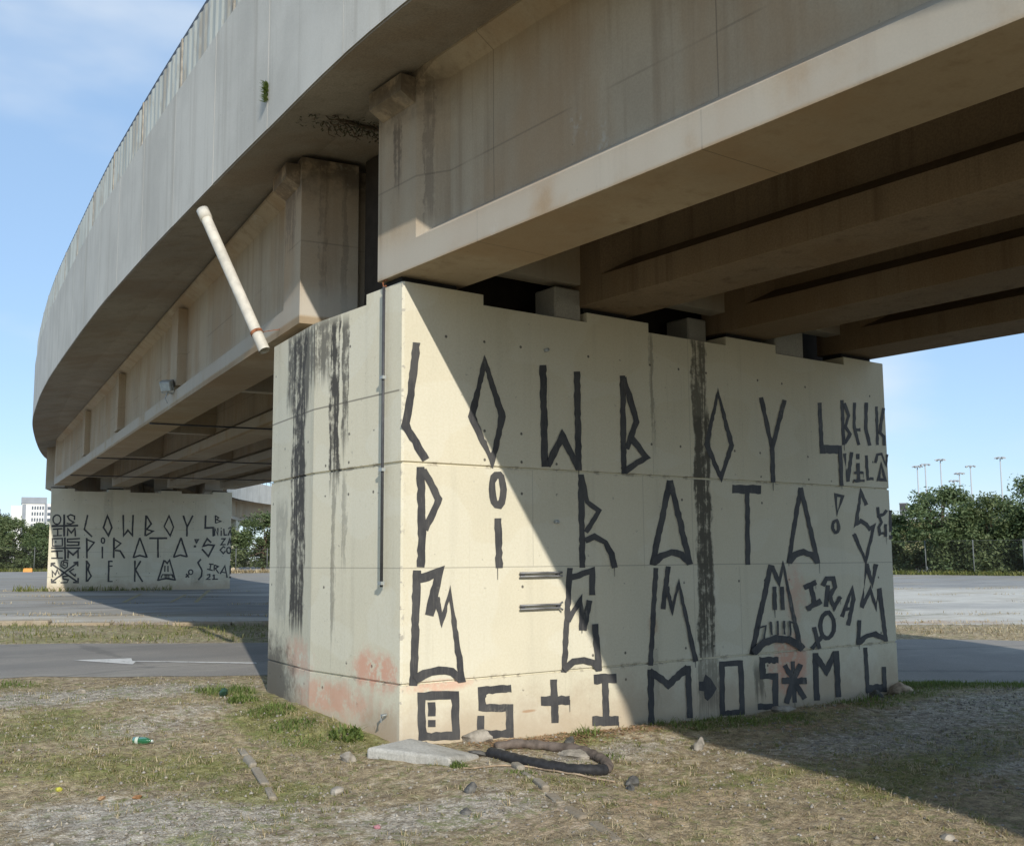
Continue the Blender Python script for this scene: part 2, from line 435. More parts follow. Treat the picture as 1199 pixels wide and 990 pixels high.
def ground_mat():
    n = N('dry_dirt_ground', .95, .1)
    r, g, b = n.sepc(n.attr('cover'))[:3]
    big = n.noise(.9, 5, .65); mid = n.noise(5, 5, .7); fine = n.noise(38, 4, .7); grit = n.noise(130, 3, .7)
    wild = n.noise(11, 6, .75)
    soil = n.mix(n.step(.3, .7, mid), (.35, .28, .19), (.25, .19, .125))
    straw = n.mix(n.step(.35, .68, fine), (.43, .35, .215), (.285, .225, .135))
    c = n.mix(n.step(.38, .62, n.add(n.mul(big, .35), n.add(n.mul(wild, .35), n.mul(fine, .3)))), soil, straw)
    # gravel
    d1, cc = n.vor(50); d2, cc2 = n.vor(85)
    gv = n.sepc(cc)[0]
    grav = n.mix(n.step(.1, .9, gv), (.36, .33, .285), (.55, .515, .455))
    grav = n.mix(n.step(.4, .7, d1), grav, (.31, .275, .225))
    rag = n.add(n.mul(n.sub(wild, .5), 1.5), n.mul(n.sub(mid, .5), .8))
    gm = n.step(.25, .95, n.add(g, n.mul(rag, 1.35)))
    c = n.mix(n.mul(gm, .8), c, grav)
    # green
    gr = n.mix(n.step(.3, .7, fine), (.12, .14, .035), (.255, .245, .085))
    rm = n.step(.40, .85, n.add(r, n.mul(n.sub(n.add(n.mul(mid, .25), n.add(n.mul(wild, .45), n.mul(fine, .3))), .5), 2.2)))
    c = n.mix(n.mul(rm, .7), c, gr)
    red = n.step(.3, .8, n.add(b, rag))
    c = n.mix(n.mul(red, .7), c, (.37, .225, .14))
    dark = n.step(.52, .66, n.noise(2.6, 6, .75))
    c = n.mix(n.mul(dark, .5), c, (.24, .205, .155))
    pale = n.step(.56, .66, n.noise(3.4, 6, .75, n.map((1, 1, 1), (7, 2, 0))))
    c = n.mix(n.mul(pale, .5), c, (.48, .41, .30))
    c = n.mix(.55, c, n.mix(n.step(.32, .68, wild), (.12, .12, .12), (.92, .92, .92)), 'OVERLAY')
    tuft = n.mul(n.step(.52, .60, n.noise(7.5, 5, .7, n.map((1, 1, 1), (1, 5, 0)))), n.step(.05, .4, n.add(r, .14)))
    c = n.mix(n.mul(tuft, .6), c, (.17, .20, .065))
    c = n.mix(.4, c, n.mix(n.step(.3, .7, grit), (.15, .15, .15), (.9, .9, .9)), 'OVERLAY')
    n.bump(n.add(n.mul(fine, .8), n.add(n.mul(d1, .5), n.mul(grit, .3))), .7, .02)
    return n.col(c)
M['ground'] = ground_mat()
def leaf_mat(name, a, b, trans=.25):
    n = N(name, .6, .3)
    rr = n.sepc(n.attr('tint'))[0]
    c = n.mix(rr, a, b); n.col(c)
    n.b.inputs['Subsurface Weight'].default_value = 0
    tr = n.t.nodes.new('ShaderNodeBsdfTranslucent'); n.set(tr.inputs[0], n.mix(.5, c, (.16, .22, .04)))
    ms = n.t.nodes.new('ShaderNodeMixShader'); ms.inputs[0].default_value = trans
    n.t.links.new(n.b.outputs[0], ms.inputs[1]); n.t.links.new(tr.outputs[0], ms.inputs[2]); n.t.links.new(ms.outputs[0], n.out.inputs[0])
    return n.m
M['leaf'] = leaf_mat('tree_leaves', (.075, .115, .05), (.16, .20, .09))
M['leaf_pale'] = leaf_mat('pale_tree_leaves', (.09, .13, .055), (.195, .225, .105))
M['leaf_far'] = leaf_mat('distant_tree_leaves', (.05, .075, .055), (.085, .11, .075))
M['weed'] = leaf_mat('weed_leaves', (.085, .135, .03), (.22, .27, .08), .35)
M['straw'] = leaf_mat('dry_straw', (.26, .19, .10), (.62, .52, .34), .2)
M['blade'] = leaf_mat('green_grass_blades', (.10, .135, .03), (.30, .28, .10), .3)
M['bark'] = plain('tree_bark', (.12, .09, .065), .95, 0, .3, 12, .4)
def pebble_mat():
    n = N('gravel_stones', .9, .2); rr = n.sepc(n.attr('tint'))[0]
    c = n.mix(rr, (.17, .15, .13), (.42, .39, .34)); return n.col(n.mix(n.mul(n.step(.4, .7, n.noise(60)), .3), c, (.2, .17, .13)))
M['pebble'] = pebble_mat()
M['stone'] = plain('pale_stone', (.30, .27, .225), .95, 0, .4, 9, .9)
M['stone_dark'] = plain('dark_stone', (.12, .115, .105), .95, 0, .5, 9, .9)
M['stone_tan'] = plain('tan_stone', (.36, .275, .19), .95, 0, .4, 9, .9)
M['slab'] = concrete('slab_concrete', (.47, .455, .41), (.17, .155, .13), .75, warm=(.25, .225, .185), sc=3)[0].m
M['hose'] = plain('black_hose', (.030, .030, .032), .6, 0, .3, 20)
M['hose_dusty'] = plain('dusty_brown_hose', (.13, .105, .088), .85, 0, .3, 14)

# ------------------------------------------------------------------ ground sheet
xs = np.concatenate([[-900, -600, -400, -260, -170, -110, -70, -45, -30, -22, -17, -14], np.arange(-12, -4.99, .25), np.arange(-4.9, 10.01, .07), np.arange(10.25, 22, .3), np.geomspace(22.5, 900, 45)])
ys = np.concatenate([[-300, -150, -80, -45, -30, -22, -17, -14, -12, -10.5, -9.4], np.arange(-8.6, -5.3, .2), np.arange(-5.2, 6.01, .07), np.arange(6.2, 18, .22), np.geomspace(18.4, 900, 60)])
GX, GY = np.meshgrid(xs, ys)
nx, ny = len(xs), len(ys)
GZ = gz(GX, GY)
# pressed down a little under the paved sheets
u1 = (GY - NEAR(GX)) * .87; u2 = (FAR(GX) - GY) * .87; u3 = (GY - LOT(GX)) * .823
pave = np.maximum(sstep(.25, .6, np.minimum(u1, u2)), sstep(.2, .6, u3))
GZ = GZ - pave * .06
vs = np.stack([GX, GY, GZ], -1).reshape(-1, 3)
i = np.arange(nx - 1)[None, :] + nx * np.arange(ny - 1)[:, None]
fs = np.stack([i, i + 1, i + 1 + nx, i + nx], -1).reshape(-1, 4)
ground = np_mesh('ground', vs, fs, M['ground'], smooth=True)
tag(ground, 'dry dirt ground with gravel, straw and patches of green grass', kind='structure')

GREEN = [(-2.55, 1.9, .8, .5, .8), (-2.45, .7, .8, .45, .7), (-1.97, .19, .6, .35, .6), (-.22, 2.9, .35, .8, 1.1), (-.5, 1.3, .45, .7, 1.2), (-.45, .6, .35, .5, .9), (-.25, .3, .3, .3, .8), (1.61, -.55, .3, .2, .9),
         (3.3, -.6, .9, .2, 1.1), (4.3, -.8, .6, .25, .8), (8.2, -.1, 1.4, .3, 1.3), (5.8, -.6, .6, .25, 1.0), (6.9, -.5, .6, .3, .7), (-.11, -.84, .15, .12, .9), (.22, -1.7, .35, .25, .5), (1.85, -2.45, .8, .22, .75), (2.6, -3.0, .8, .3, .6),
         (-1.4, -.82, .45, .3, .7), (-1.8, -.7, .5, .35, .5), (-2.17, 2.6, .4, .3, .7), (-2.0, 4.9, .4, .25, .9), (-2.41, -1.7, .5, .3, .5), (2.14, -3.34, .6, .3, .6), (-1.6, .1, .5, .3, .6), (5.0, -2.6, 1.5, .6, .35), (3.6, -2.9, 1.0, .35, .45), (.6, -2.2, .6, .4, .3)]
GRAV = [(-2.0, 3.6, 1.3, .5, .9), (-1.0, 3.6, .9, .45, .9), (-.9, 2.3, .5, .35, .5), (-1.7, 1.8, .6, .35, .6), (-2.75, -.6, .6, .4, .8), (-2.2, -1.3, .7, .4, .8), (-.83, -1.95, .6, .3, .9), (.66, -1.2, .5, .25, .5), (4.1, -2.3, 1.2, .7, .8), (6.6, -1.5, 1.5, .6, 1.0), (3.7, -3.3, .7, .4, .6), (3.6, -1.9, .8, .4, .6), (-3.0, -2.0, .8, .6, .7), (9.5, -1.6, 2, .6, .8), (1.6, -1.0, .7, .25, .6), (.4, -.75, .3, .2, .3)]
SOIL = [(2.3, -.38, .55, .22, 1.2), (5.4, -.55, .9, .25, .9), (3.9, -1.0, .8, .25, .7), (1.05, -.4, .4, .18, .9), (-.6, -2.4, .8, .4, .3), (.84, -2.5, .9, .4, .35), (.2, -3.2, 1.2, .6, .3)]
def cover(x, y):
    def f(L):
        s = 0
        for cx, cy, sx, sy, a in L: s = s + a * np.exp(-((x - cx) / sx) ** 2 - ((y - cy) / sy) ** 2)
        return s
    g = f(GREEN); v = f(GRAV); r = f(SOIL)
    strip = sstep(.0, .3, (y - FAR(x)) * .87) * sstep(.0, .4, (LOT(x) - y) * .823)
    g = g + strip * .42 * sstep(9, 4, x) * (.5 + fbm(x * .6, y * .9, 3)); v = v + strip * .5 * sstep(5, -1, x) * fbm(x * .7 + 4, y * .7, 3) * 1.4
    v = v + .5 * fbm(x * .5 + 7, y * .5, 3); g = g + .33 * fbm(x * .9 + 3, y * .9 + 8, 3)
    return np.clip(g, 0, 1), np.clip(v, 0, 1), np.clip(r, 0, 1)
cg, cv, cr = cover(vs[:, 0], vs[:, 1])
ca = ground.data.color_attributes.new('cover', 'FLOAT_COLOR', 'POINT')
ca.data.foreach_set('color', np.stack([cg, cv, cr, np.ones_like(cg)], -1).astype(np.float32).ravel())

# ------------------------------------------------------------------ paved sheets
def strip_sheet(name, mat, us, vsn, pt, lift, label, kind='structure'):
    """sheet over a (u, v) grid, pt(u, v) -> x, y"""
    U, V = np.meshgrid(us, vsn); X, Y = pt(U, V)
    Z = gbase(X, Y) + lift
    P = np.stack([X, Y, Z], -1).reshape(-1, 3); a, b = len(us), len(vsn)
    i = np.arange(a - 1)[None, :] + a * np.arange(b - 1)[:, None]
    o = np_mesh(name, P, np.stack([i, i + 1, i + 1 + a, i + a], -1).reshape(-1, 4), mat, smooth=True)
    return tag(o, label, kind=kind)
rx = np.concatenate([np.linspace(-120, -20, 40), np.linspace(-19.8, 24, 300), np.linspace(24.5, 200, 60)])
def road_pt(U, V):
    jag = (fbm(U * 1.3, U * 0 + 3.3, 4) - .5) * .55
    near = NEAR(U) + jag; far = FAR(U) + (fbm(U * 1.1, U * 0 + 8.8, 4) - .5) * .3
    return U, near + (far - near) * V
strip_sheet('road', M['asphalt'], rx, np.linspace(0, 1, 14), road_pt, .004, 'worn grey asphalt road crossing behind the first bridge pier')
def lot_pt(U, V): return U + V * .57, LOT(U) + V * .823
strip_sheet('parking_lot', M['lot'], np.concatenate([np.linspace(-140, -15, 40), np.linspace(-14.5, 40, 150), np.linspace(41, 160, 40)]), np.concatenate([np.arange(0, 40, .5), np.linspace(41, 110, 40)]), lot_pt, .0, 'weathered concrete and asphalt parking lot beyond the grass strip')
# painted lettering: stroke outlines in metres on each pier face (left x, left z, right x, right z)
LETTERS_A=[
[('s',[(0.102,3.526,0.183,3.528),(0.037,3.01,0.117,3.006),(-0.015,2.766,0.069,2.785),(0.21,2.458,0.28,2.497)])],
[('s',[(0.887,3.497,0.895,3.347),(0.702,2.895,0.787,2.908),(0.981,2.425,0.964,2.572),(1.139,2.935,1.052,2.926),(0.887,3.497,0.895,3.347)])],
[('s',[(1.547,3.466,1.632,3.477),(1.559,2.474,1.644,2.479)]),('s',[(1.981,3.445,2.063,3.455),(1.987,2.458,2.068,2.463)]),('s',[(1.664,2.473,1.592,2.498),(1.819,2.713,1.821,2.856),(1.984,2.464,2.06,2.497)])],
[('s',[(2.602,3.465,2.68,3.474),(2.599,2.45,2.677,2.454)]),('s',[(2.62,3.439,2.696,3.463),(2.786,3.0,2.869,3.003),(2.639,2.718,2.711,2.701)]),('s',[(2.704,2.812,2.774,2.856),(2.886,2.647,3.014,2.64),(2.623,2.501,2.671,2.451)])],
[('s',[(4.081,3.479,4.079,3.354),(3.834,2.822,3.917,2.833),(4.089,2.409,4.087,2.531),(4.32,2.844,4.235,2.84),(4.081,3.479,4.079,3.354)])],
[('s',[(4.771,3.417,4.843,3.434),(4.93,2.844,5.003,2.858)]),('s',[(5.183,3.432,5.261,3.426),(4.926,2.834,5.005,2.832),(4.924,2.448,5.003,2.453)])],
[('s',[(5.842,3.447,5.924,3.456),(5.846,2.828,5.927,2.835)]),('s',[(5.842,2.834,5.854,2.938),(6.267,2.847,6.281,2.953)]),('s',[(6.203,2.943,6.277,2.949),(6.204,2.452,6.279,2.456)])],
[('s',[(6.291,3.517,6.362,3.524),(6.288,2.958,6.358,2.964)]),('s',[(6.336,3.476,6.4,3.495),(6.41,3.332,6.48,3.338),(6.331,3.18,6.404,3.193),(6.421,3.107,6.501,3.116),(6.314,2.991,6.37,2.974)])],
[('s',[(6.553,3.508,6.616,3.512),(6.52,3.195,6.583,3.204),(6.602,2.972,6.664,2.986)]),('s',[(6.532,3.134,6.53,3.18),(6.678,3.15,6.676,3.197)])],
[('s',[(6.793,3.528,6.867,3.533),(6.756,3.197,6.829,3.207),(6.823,2.978,6.896,2.992)])],
[('s',[(7.011,3.495,7.072,3.501),(6.994,2.999,7.054,3.004)]),('s',[(7.16,3.49,7.225,3.489),(7.046,3.156,7.117,3.175),(7.14,3.105,7.207,3.126),(7.131,3.001,7.197,3.005)])],
[('s',[(6.298,2.854,6.368,2.862),(6.404,2.509,6.333,2.513),(6.512,2.881,6.442,2.883)])],
[('s',[(6.566,2.866,6.638,2.87),(6.561,2.798,6.633,2.802)]),('s',[(6.558,2.75,6.629,2.755),(6.554,2.533,6.626,2.538)]),('s',[(6.501,2.61,6.503,2.643),(6.69,2.618,6.693,2.651)]),('s',[(6.482,2.511,6.485,2.546),(6.705,2.519,6.708,2.555)])],
[('s',[(6.745,2.854,6.809,2.86),(6.749,2.534,6.812,2.578),(6.903,2.549,6.9,2.587)])],
[('s',[(6.983,2.767,6.93,2.772),(7.029,2.862,6.985,2.889),(7.082,2.871,7.12,2.91),(7.193,2.709,7.181,2.782),(7.251,2.894,7.195,2.894)]),('s',[(7.079,2.798,7.077,2.712),(6.964,2.537,7.044,2.579),(7.189,2.546,7.107,2.581),(7.079,2.798,7.077,2.712)])],
[('s',[(0.148,2.41,0.229,2.415),(0.167,1.83,0.248,1.83),(0.153,1.534,0.233,1.53)]),('s',[(0.183,2.37,0.247,2.402),(0.341,2.131,0.424,2.135),(0.203,1.87,0.269,1.846)])],
[('s',[(1.064,2.239,1.143,2.241),(1.057,2.182,1.135,2.172),(1.041,2.14,1.113,2.112),(1.03,2.129,1.068,2.066),(1.038,2.129,1.0,2.065),(1.028,2.14,0.957,2.108),(1.012,2.18,0.935,2.166),(1.007,2.237,0.928,2.234),(1.013,2.294,0.936,2.303),(1.029,2.336,0.958,2.363),(1.04,2.347,1.002,2.409),(1.032,2.347,1.071,2.412),(1.043,2.336,1.114,2.369),(1.058,2.295,1.136,2.31),(1.064,2.239,1.143,2.241)]),('s',[(0.995,1.972,1.075,1.975),(1.007,1.516,1.087,1.517)])],
[('s',[(2.019,2.421,2.096,2.425),(2.02,1.509,2.096,1.509)]),('s',[(2.031,2.398,2.095,2.412),(2.103,2.139,2.162,2.169),(2.241,2.062,2.329,2.076),(2.079,1.867,2.134,1.842)]),('s',[(2.11,1.745,2.08,1.797),(2.215,1.781,2.219,1.845),(2.331,1.735,2.39,1.779),(2.403,1.631,2.479,1.652),(2.445,1.495,2.522,1.508)])],
[('s',[(3.251,2.413,3.337,2.404),(2.968,1.532,3.05,1.519)]),('s',[(3.251,2.4,3.337,2.418),(3.521,1.52,3.609,1.534)]),('s',[(3.053,1.521,2.989,1.573),(3.16,1.587,3.11,1.649),(3.286,1.618,3.282,1.692),(3.406,1.598,3.46,1.663),(3.523,1.514,3.598,1.565)])],
[('s',[(4.261,2.304,4.27,2.401),(4.746,2.311,4.755,2.41)]),('s',[(4.472,2.32,4.551,2.323),(4.442,1.516,4.521,1.516)])],
[('s',[(5.418,2.41,5.495,2.404),(5.145,1.531,5.219,1.523)]),('s',[(5.416,2.4,5.497,2.414),(5.681,1.514,5.764,1.526)]),('s',[(5.232,1.517,5.151,1.559),(5.33,1.594,5.268,1.652),(5.457,1.622,5.463,1.696),(5.571,1.593,5.642,1.652),(5.669,1.513,5.759,1.556)])],
[('s',[(6.148,2.318,6.086,2.366),(6.215,2.309,6.294,2.336),(6.139,2.153,6.117,2.071),(6.148,2.318,6.086,2.366)]),('s',[(6.117,1.961,6.182,1.962),(6.11,1.935,6.172,1.926),(6.097,1.917,6.149,1.895),(6.087,1.912,6.109,1.873),(6.086,1.912,6.058,1.872),(6.076,1.917,6.022,1.894),(6.066,1.935,6.003,1.924),(6.063,1.96,5.999,1.96),(6.069,1.986,6.008,1.995),(6.083,2.004,6.031,2.027),(6.093,2.01,6.07,2.049),(6.094,2.01,6.122,2.05),(6.103,2.005,6.159,2.029),(6.114,1.987,6.177,1.998),(6.117,1.961,6.182,1.962)])],
[('s',[(6.768,2.243,6.687,2.221),(6.621,2.447,6.635,2.335),(6.443,1.948,6.553,2.043),(6.597,2.004,6.604,2.065),(6.677,1.97,6.74,2.008),(6.758,1.901,6.784,1.97),(6.802,1.923,6.919,2.018),(6.657,1.599,6.666,1.487),(6.484,1.883,6.406,1.862)])],
[('s',[(6.932,2.212,6.996,2.217),(6.94,2.074,7.002,2.128),(7.116,2.115,7.076,2.146),(7.18,2.17,7.127,2.19)]),('s',[(6.958,2.087,7.01,2.102),(6.999,2.027,7.06,2.027),(6.938,1.961,6.994,1.955),(6.95,1.852,7.001,1.896),(7.071,1.875,7.057,1.907)]),('s',[(7.078,2.003,7.138,2.004),(7.065,1.843,7.125,1.844)])],
[('s',[(7.201,2.181,7.265,2.182),(7.178,1.906,7.241,1.906)]),('s',[(7.18,1.865,7.246,1.865),(7.176,1.813,7.241,1.813)])],
[('s',[(0.116,1.507,0.199,1.504),(0.083,0.526,0.164,0.518)]),('s',[(0.188,1.396,0.159,1.467),(0.326,1.432,0.453,1.547),(0.239,1.123,0.327,1.103)]),('s',[(0.316,1.259,0.388,1.273),(0.417,0.992,0.418,1.13),(0.494,1.236,0.505,1.376),(0.595,0.514,0.671,0.517)]),('s',[(0.161,0.541,0.116,0.601),(0.25,0.583,0.217,0.65),(0.381,0.599,0.374,0.669),(0.507,0.584,0.542,0.65),(0.595,0.513,0.654,0.56)])],
[('s',[(1.866,1.51,1.936,1.506),(1.772,0.526,1.841,0.518)]),('s',[(1.92,1.389,1.898,1.447),(2.139,1.435,2.221,1.515),(2.138,1.241,2.219,1.24)]),('s',[(1.894,0.989,1.832,1.02),(2.002,1.134,2.045,1.256),(2.0,0.909,2.076,0.908)]),('s',[(2.1,1.198,2.175,1.185),(2.021,0.915,2.095,0.901)]),('s',[(2.165,0.96,2.246,0.962),(2.204,0.508,2.284,0.508)]),('s',[(1.821,0.523,1.773,0.572),(1.939,0.588,1.909,0.646),(2.049,0.59,2.055,0.649),(2.15,0.564,2.192,0.615),(2.221,0.506,2.279,0.545)])],
[('s',[(3.024,1.498,3.095,1.494),(2.916,0.517,2.985,0.51)]),('s',[(3.202,1.514,3.274,1.507),(3.11,1.077,3.181,1.069)]),('s',[(3.166,1.297,3.241,1.308),(3.274,0.993,3.279,1.113),(3.379,1.27,3.386,1.392),(3.566,0.511,3.644,0.518)])],
[('s',[(4.834,1.519,4.922,1.505),(4.455,0.544,4.539,0.527)]),('s',[(4.852,1.484,4.929,1.505),(5.008,1.252,4.996,1.373),(5.078,1.45,5.086,1.571),(5.298,0.531,5.384,0.538)]),('s',[(4.883,1.267,4.953,1.267),(4.877,1.007,4.946,1.006)]),('s',[(5.005,1.264,5.076,1.265),(5.011,1.002,5.082,1.002)]),('s',[(4.808,0.88,4.84,0.881),(4.821,0.733,4.853,0.734)]),('s',[(4.926,0.885,4.958,0.884),(4.92,0.73,4.952,0.728)]),('s',[(5.034,0.88,5.067,0.88),(5.033,0.729,5.066,0.728)]),('s',[(4.62,0.811,4.61,0.83),(4.703,0.827,4.74,0.856),(4.676,0.682,4.707,0.679)]),('s',[(5.161,0.71,5.128,0.711),(5.164,0.852,5.132,0.883),(5.215,0.837,5.228,0.857)]),('s',[(4.537,0.525,4.459,0.586),(4.714,0.619,4.656,0.692),(4.904,0.647,4.894,0.728),(5.094,0.63,5.134,0.707),(5.222,0.578,5.302,0.64),(5.31,0.519,5.402,0.573)])],
[('s',[(5.46,1.216,5.423,1.272),(5.694,1.278,5.656,1.334)]),('s',[(5.529,1.258,5.614,1.267),(5.586,1.033,5.671,1.041)]),('s',[(5.498,0.972,5.451,1.029),(5.772,1.058,5.724,1.116)])],
[('s',[(5.848,1.269,5.936,1.262),(5.796,1.016,5.883,1.008)]),('s',[(5.824,1.246,5.753,1.271),(5.891,1.318,5.845,1.37),(5.964,1.317,6.038,1.367),(5.98,1.241,6.067,1.229),(5.877,1.142,5.947,1.114)]),('s',[(5.876,1.119,5.948,1.137),(5.984,0.95,6.001,1.053),(6.154,1.11,6.088,1.136)])],
[('s',[(6.173,0.873,6.095,0.894),(6.342,1.149,6.37,1.263),(6.333,1.081,6.421,1.077),(6.206,0.785,6.288,0.771)]),('s',[(6.174,0.947,6.166,0.983),(6.343,0.959,6.334,0.996)])],
[('s',[(5.936,0.791,6.019,0.788),(5.92,0.732,6.0,0.716),(5.886,0.689,5.953,0.656),(5.852,0.672,5.88,0.62),(5.827,0.673,5.791,0.625),(5.795,0.693,5.725,0.667),(5.768,0.739,5.688,0.73),(5.76,0.798,5.679,0.802),(5.776,0.857,5.697,0.873),(5.809,0.9,5.743,0.932),(5.843,0.918,5.815,0.969),(5.869,0.917,5.904,0.966),(5.901,0.896,5.972,0.924),(5.928,0.851,6.01,0.861),(5.936,0.791,6.019,0.788)]),('s',[(5.752,0.715,5.808,0.682),(5.512,0.558,5.566,0.525)]),('s',[(5.561,0.783,5.634,0.791),(5.645,0.53,5.718,0.537)])],
[('s',[(6.643,1.519,6.724,1.512),(6.572,0.965,6.496,0.989),(6.72,1.138,6.742,1.246),(6.835,0.913,6.828,1.022),(6.866,1.205,6.953,1.21),(6.959,0.55,7.043,0.552)]),('s',[(6.635,1.479,6.728,1.494),(6.768,1.204,6.77,1.33),(6.916,1.498,6.822,1.51)]),('s',[(6.436,0.836,6.51,0.831),(6.386,0.543,6.459,0.536)]),('s',[(6.455,0.536,6.393,0.588),(6.629,0.608,6.587,0.668),(6.774,0.619,6.793,0.685),(6.976,0.548,7.03,0.603)])],
[('s',[(0.249,0.392,0.165,0.464),(0.519,0.378,0.604,0.443),(0.521,0.097,0.608,0.021),(0.257,0.118,0.177,0.057),(0.249,0.392,0.165,0.464)]),('s',[(0.268,0.372,0.348,0.367),(0.271,0.254,0.351,0.248)]),('s',[(0.273,0.223,0.35,0.216),(0.273,0.165,0.35,0.158)])],
[('s',[(1.176,0.455,1.182,0.385),(0.805,0.46,0.89,0.39),(0.804,0.249,0.89,0.309),(1.112,0.218,1.201,0.279),(1.111,0.056,1.199,-0.021),(0.799,0.083,0.8,0.015)]),('s',[(0.797,0.211,0.872,0.205),(0.796,0.067,0.871,0.059)])],
[('s',[(1.638,0.468,1.725,0.464),(1.647,0.067,1.734,0.061)]),('s',[(1.524,0.24,1.522,0.322),(1.874,0.217,1.873,0.301)])],
[('s',[(2.185,0.386,2.182,0.477),(2.484,0.373,2.481,0.466)]),('s',[(2.286,0.403,2.371,0.398),(2.289,0.063,2.373,0.057)]),('s',[(2.153,-0.003,2.154,0.084),(2.496,-0.033,2.497,0.055)])],
[('s',[(2.907,0.477,2.993,0.472),(2.904,-0.061,2.989,-0.068)]),('s',[(2.903,0.434,2.964,0.489),(3.194,0.264,3.192,0.357),(3.524,0.43,3.456,0.491)]),('s',[(3.445,0.48,3.528,0.477),(3.456,-0.053,3.538,-0.058)])],
[('f',[(3.652,0.306),(3.715,0.301),(3.75,0.374),(3.834,0.322),(3.92,0.214),(3.848,0.139),(3.771,0.095),(3.729,0.127),(3.726,0.2),(3.648,0.213)])],
[('s',[(4.053,0.432,3.969,0.493),(4.267,0.425,4.355,0.481),(4.269,-0.035,4.357,-0.096),(4.039,-0.028,3.952,-0.082),(4.053,0.432,3.969,0.493)])],
[('s',[(4.948,0.481,4.944,0.414),(4.619,0.501,4.722,0.427),(4.618,0.263,4.721,0.32),(4.826,0.243,4.935,0.3),(4.812,-0.013,4.912,-0.085),(4.566,0.0,4.567,-0.066)])],
[('s',[(5.153,0.422,5.232,0.42),(5.162,-0.037,5.24,-0.042)]),('s',[(5.007,0.376,5.086,0.401),(5.141,0.216,5.221,0.239),(5.339,-0.024,5.42,-0.001)]),('s',[(5.287,0.395,5.368,0.366),(5.138,0.222,5.222,0.196),(5.009,-0.025,5.094,-0.048)]),('s',[(4.984,0.183,4.988,0.254),(5.414,0.152,5.419,0.224)])],
[('s',[(5.554,0.492,5.661,0.488),(5.547,-0.046,5.653,-0.053)]),('s',[(5.552,0.444,5.641,0.478),(5.794,0.209,5.786,0.337),(6.03,0.461,5.934,0.496)]),('s',[(5.937,0.493,6.042,0.491),(5.945,-0.04,6.049,-0.045)])],
[('s',[(6.529,0.501,6.612,0.5),(6.538,-0.041,6.62,-0.044)]),('s',[(6.549,-0.038,6.549,0.059),(6.966,-0.06,6.967,0.038)]),('s',[(6.882,0.251,6.967,0.248),(6.879,-0.036,6.964,-0.041)])],
]
